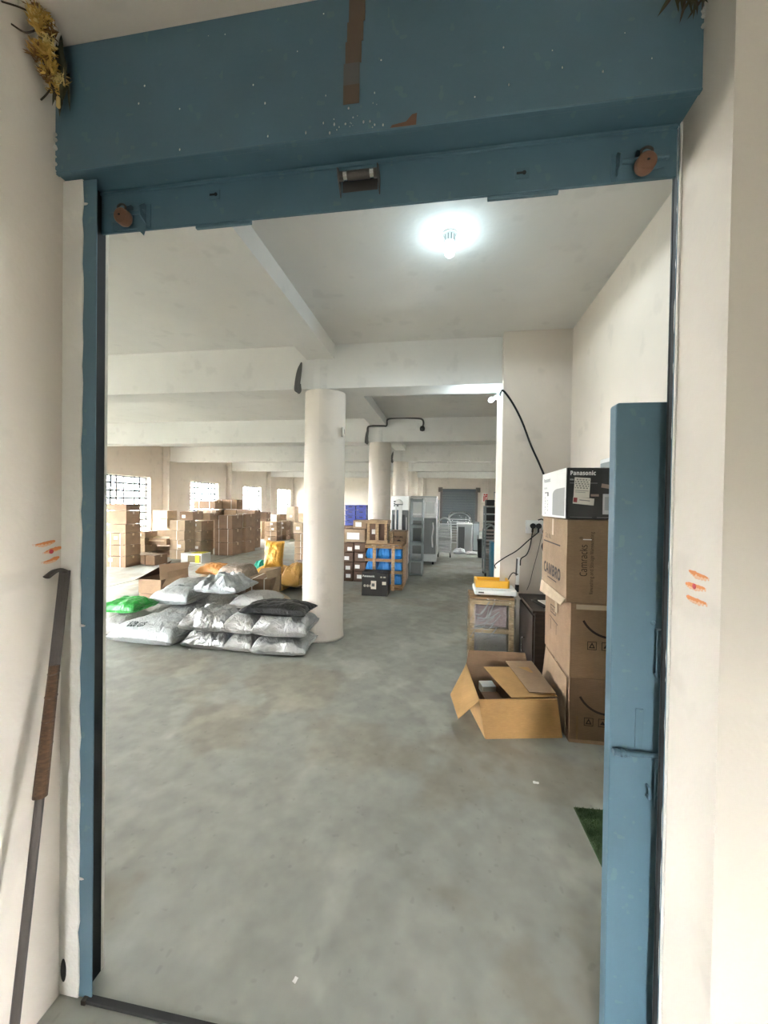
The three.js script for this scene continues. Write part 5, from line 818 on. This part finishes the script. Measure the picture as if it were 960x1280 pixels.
{
  const s = spot(613, 622, 727, 678, -7.55), g = thing('leaning_board', 'tall blue boards leaning on edge behind the pier', 'board', [s.x, 0, s.z - 0.2]);
  mesh('panel', at(box(s.w * 0.45, s.h, 0.3, 0.004), -s.w * 0.25, s.h / 2, 0), M.teal, g); mesh('panel', at(box(s.w * 0.3, s.h * 0.96, 0.3, 0.004), s.w * 0.2, s.h * 0.48, 0.04), M.tealPale, g);
  const k = spot(605, 622, 700, 625, -10.8), q = thing('equipment_rack', 'dark equipment rack with black boxes behind the curved trolley', 'rack', [k.x, 0, k.z - 0.25]);
  for (const sx of [-1, 1]) for (const sz of [-1, 1]) mesh('post', at(box(0.04, k.h * 0.9, 0.04, 0.003), sx * (k.w / 2 - 0.02), k.h * 0.45, sz * 0.22), M.galvan, q);
  for (const y of [0.2, 0.5, 0.64, 0.76, 0.885]) mesh('shelf', at(box(k.w, 0.025, 0.48, 0.003), 0, k.h * y, 0), M.galvan, q);
  for (const [y, hh] of [[0.21, 0.26], [0.51, 0.1], [0.65, 0.1], [0.77, 0.1], [0.895, 0.1]]) mesh('black_unit', at(box(k.w * (y > 0.88 ? 0.6 : 0.82), k.h * hh, 0.42, 0.01), y > 0.88 ? -0.03 : 0, k.h * (y + hh / 2 + 0.008), 0), M.rubber, q);
}
// ---------------------------------------------------------------- end wall: grey shutter, fire sign, notice
{
  const z = ZE + 0.01, a = onZ(552, 615, z), b = onZ(596, 615, z), top = onZ(573, 614, z).y, g = thing('rolling_shutter', 'closed dark grey rolling shutter in the far end wall', 'shutter', [0, 0, 0]);
  const n = 26; for (let k = 0; k < n; k++) mesh('slat', slab(a.x, b.x, top * k / n, top * (k + 0.94) / n, z, z + 0.03 + (k % 2) * 0.003, 0.006), M.shutterGrey, g);
  for (const x of [a.x, b.x]) mesh('guide_channel', slab(x - 0.07, x + 0.05, 0, top + 0.05, z, z + 0.09, 0.006), std({ color: C(0.10, 0.085, 0.075), roughness: 0.6 }), g);
  mesh('roller_box', slab(a.x - 0.05, b.x + 0.05, top - 0.02, top + 0.12, z, z + 0.16, 0.03), M.shutterGrey, g);
  for (const x of [a.x - 0.06, b.x + 0.06]) { const br = mesh('end_bracket', slab(x - 0.12, x + 0.12, top - 0.06, top + 0.2, z, z + 0.2, 0.02), std({ color: C(0.11, 0.085, 0.07), roughness: 0.6 }), g); mesh('end_cap', at(new THREE.CylinderGeometry(0.1, 0.1, 0.03, 20).rotateX(Math.PI / 2), x, top + 0.07, z + 0.21), M.iron, br); }
  const p = onZ(602, 628, ZE), q = onZ(611, 616.5, ZE), w = q.x - p.x, h = q.y - p.y, s = thing('fire_sign', 'small white and red fire point sign on the end wall', 'sign', [(p.x + q.x) / 2, (p.y + q.y) / 2, ZE + 0.008]);
  mesh('board', box(w, h, 0.012, 0.002), M.paper, s);
  mesh('print', new THREE.PlaneGeometry(w * 0.96, h * 0.96), canvasMat(256, 256, (x) => { x.fillStyle = '#e6dcd4'; x.fillRect(0, 0, 256, 256); x.fillStyle = '#c22a33'; x.fillRect(70, 20, 60, 40); x.fillRect(150, 20, 70, 40); x.fillRect(60, 80, 40, 150); x.fillRect(120, 70, 100, 160); x.fillStyle = '#f2e9e2'; x.fillRect(150, 110, 26, 120); x.fillRect(186, 90, 16, 60); }), s, [0, 0, 0.007]);
  const e = onZ(617, 627, ZE), f = onZ(622.5, 615, ZE), c = thing('notice_board', 'small grey framed notice beside the fire sign', 'notice', [(e.x + f.x) / 2, (e.y + f.y) / 2, ZE + 0.012]);
  mesh('frame', box(f.x - e.x, f.y - e.y, 0.02, 0.004), M.windowFrame, c); mesh('sheet', at(box((f.x - e.x) * 0.55, (f.y - e.y) * 0.75, 0.006, 0.001), -0.03, 0, 0.011), M.paper, c);
}
renderer.render(scene, camera);
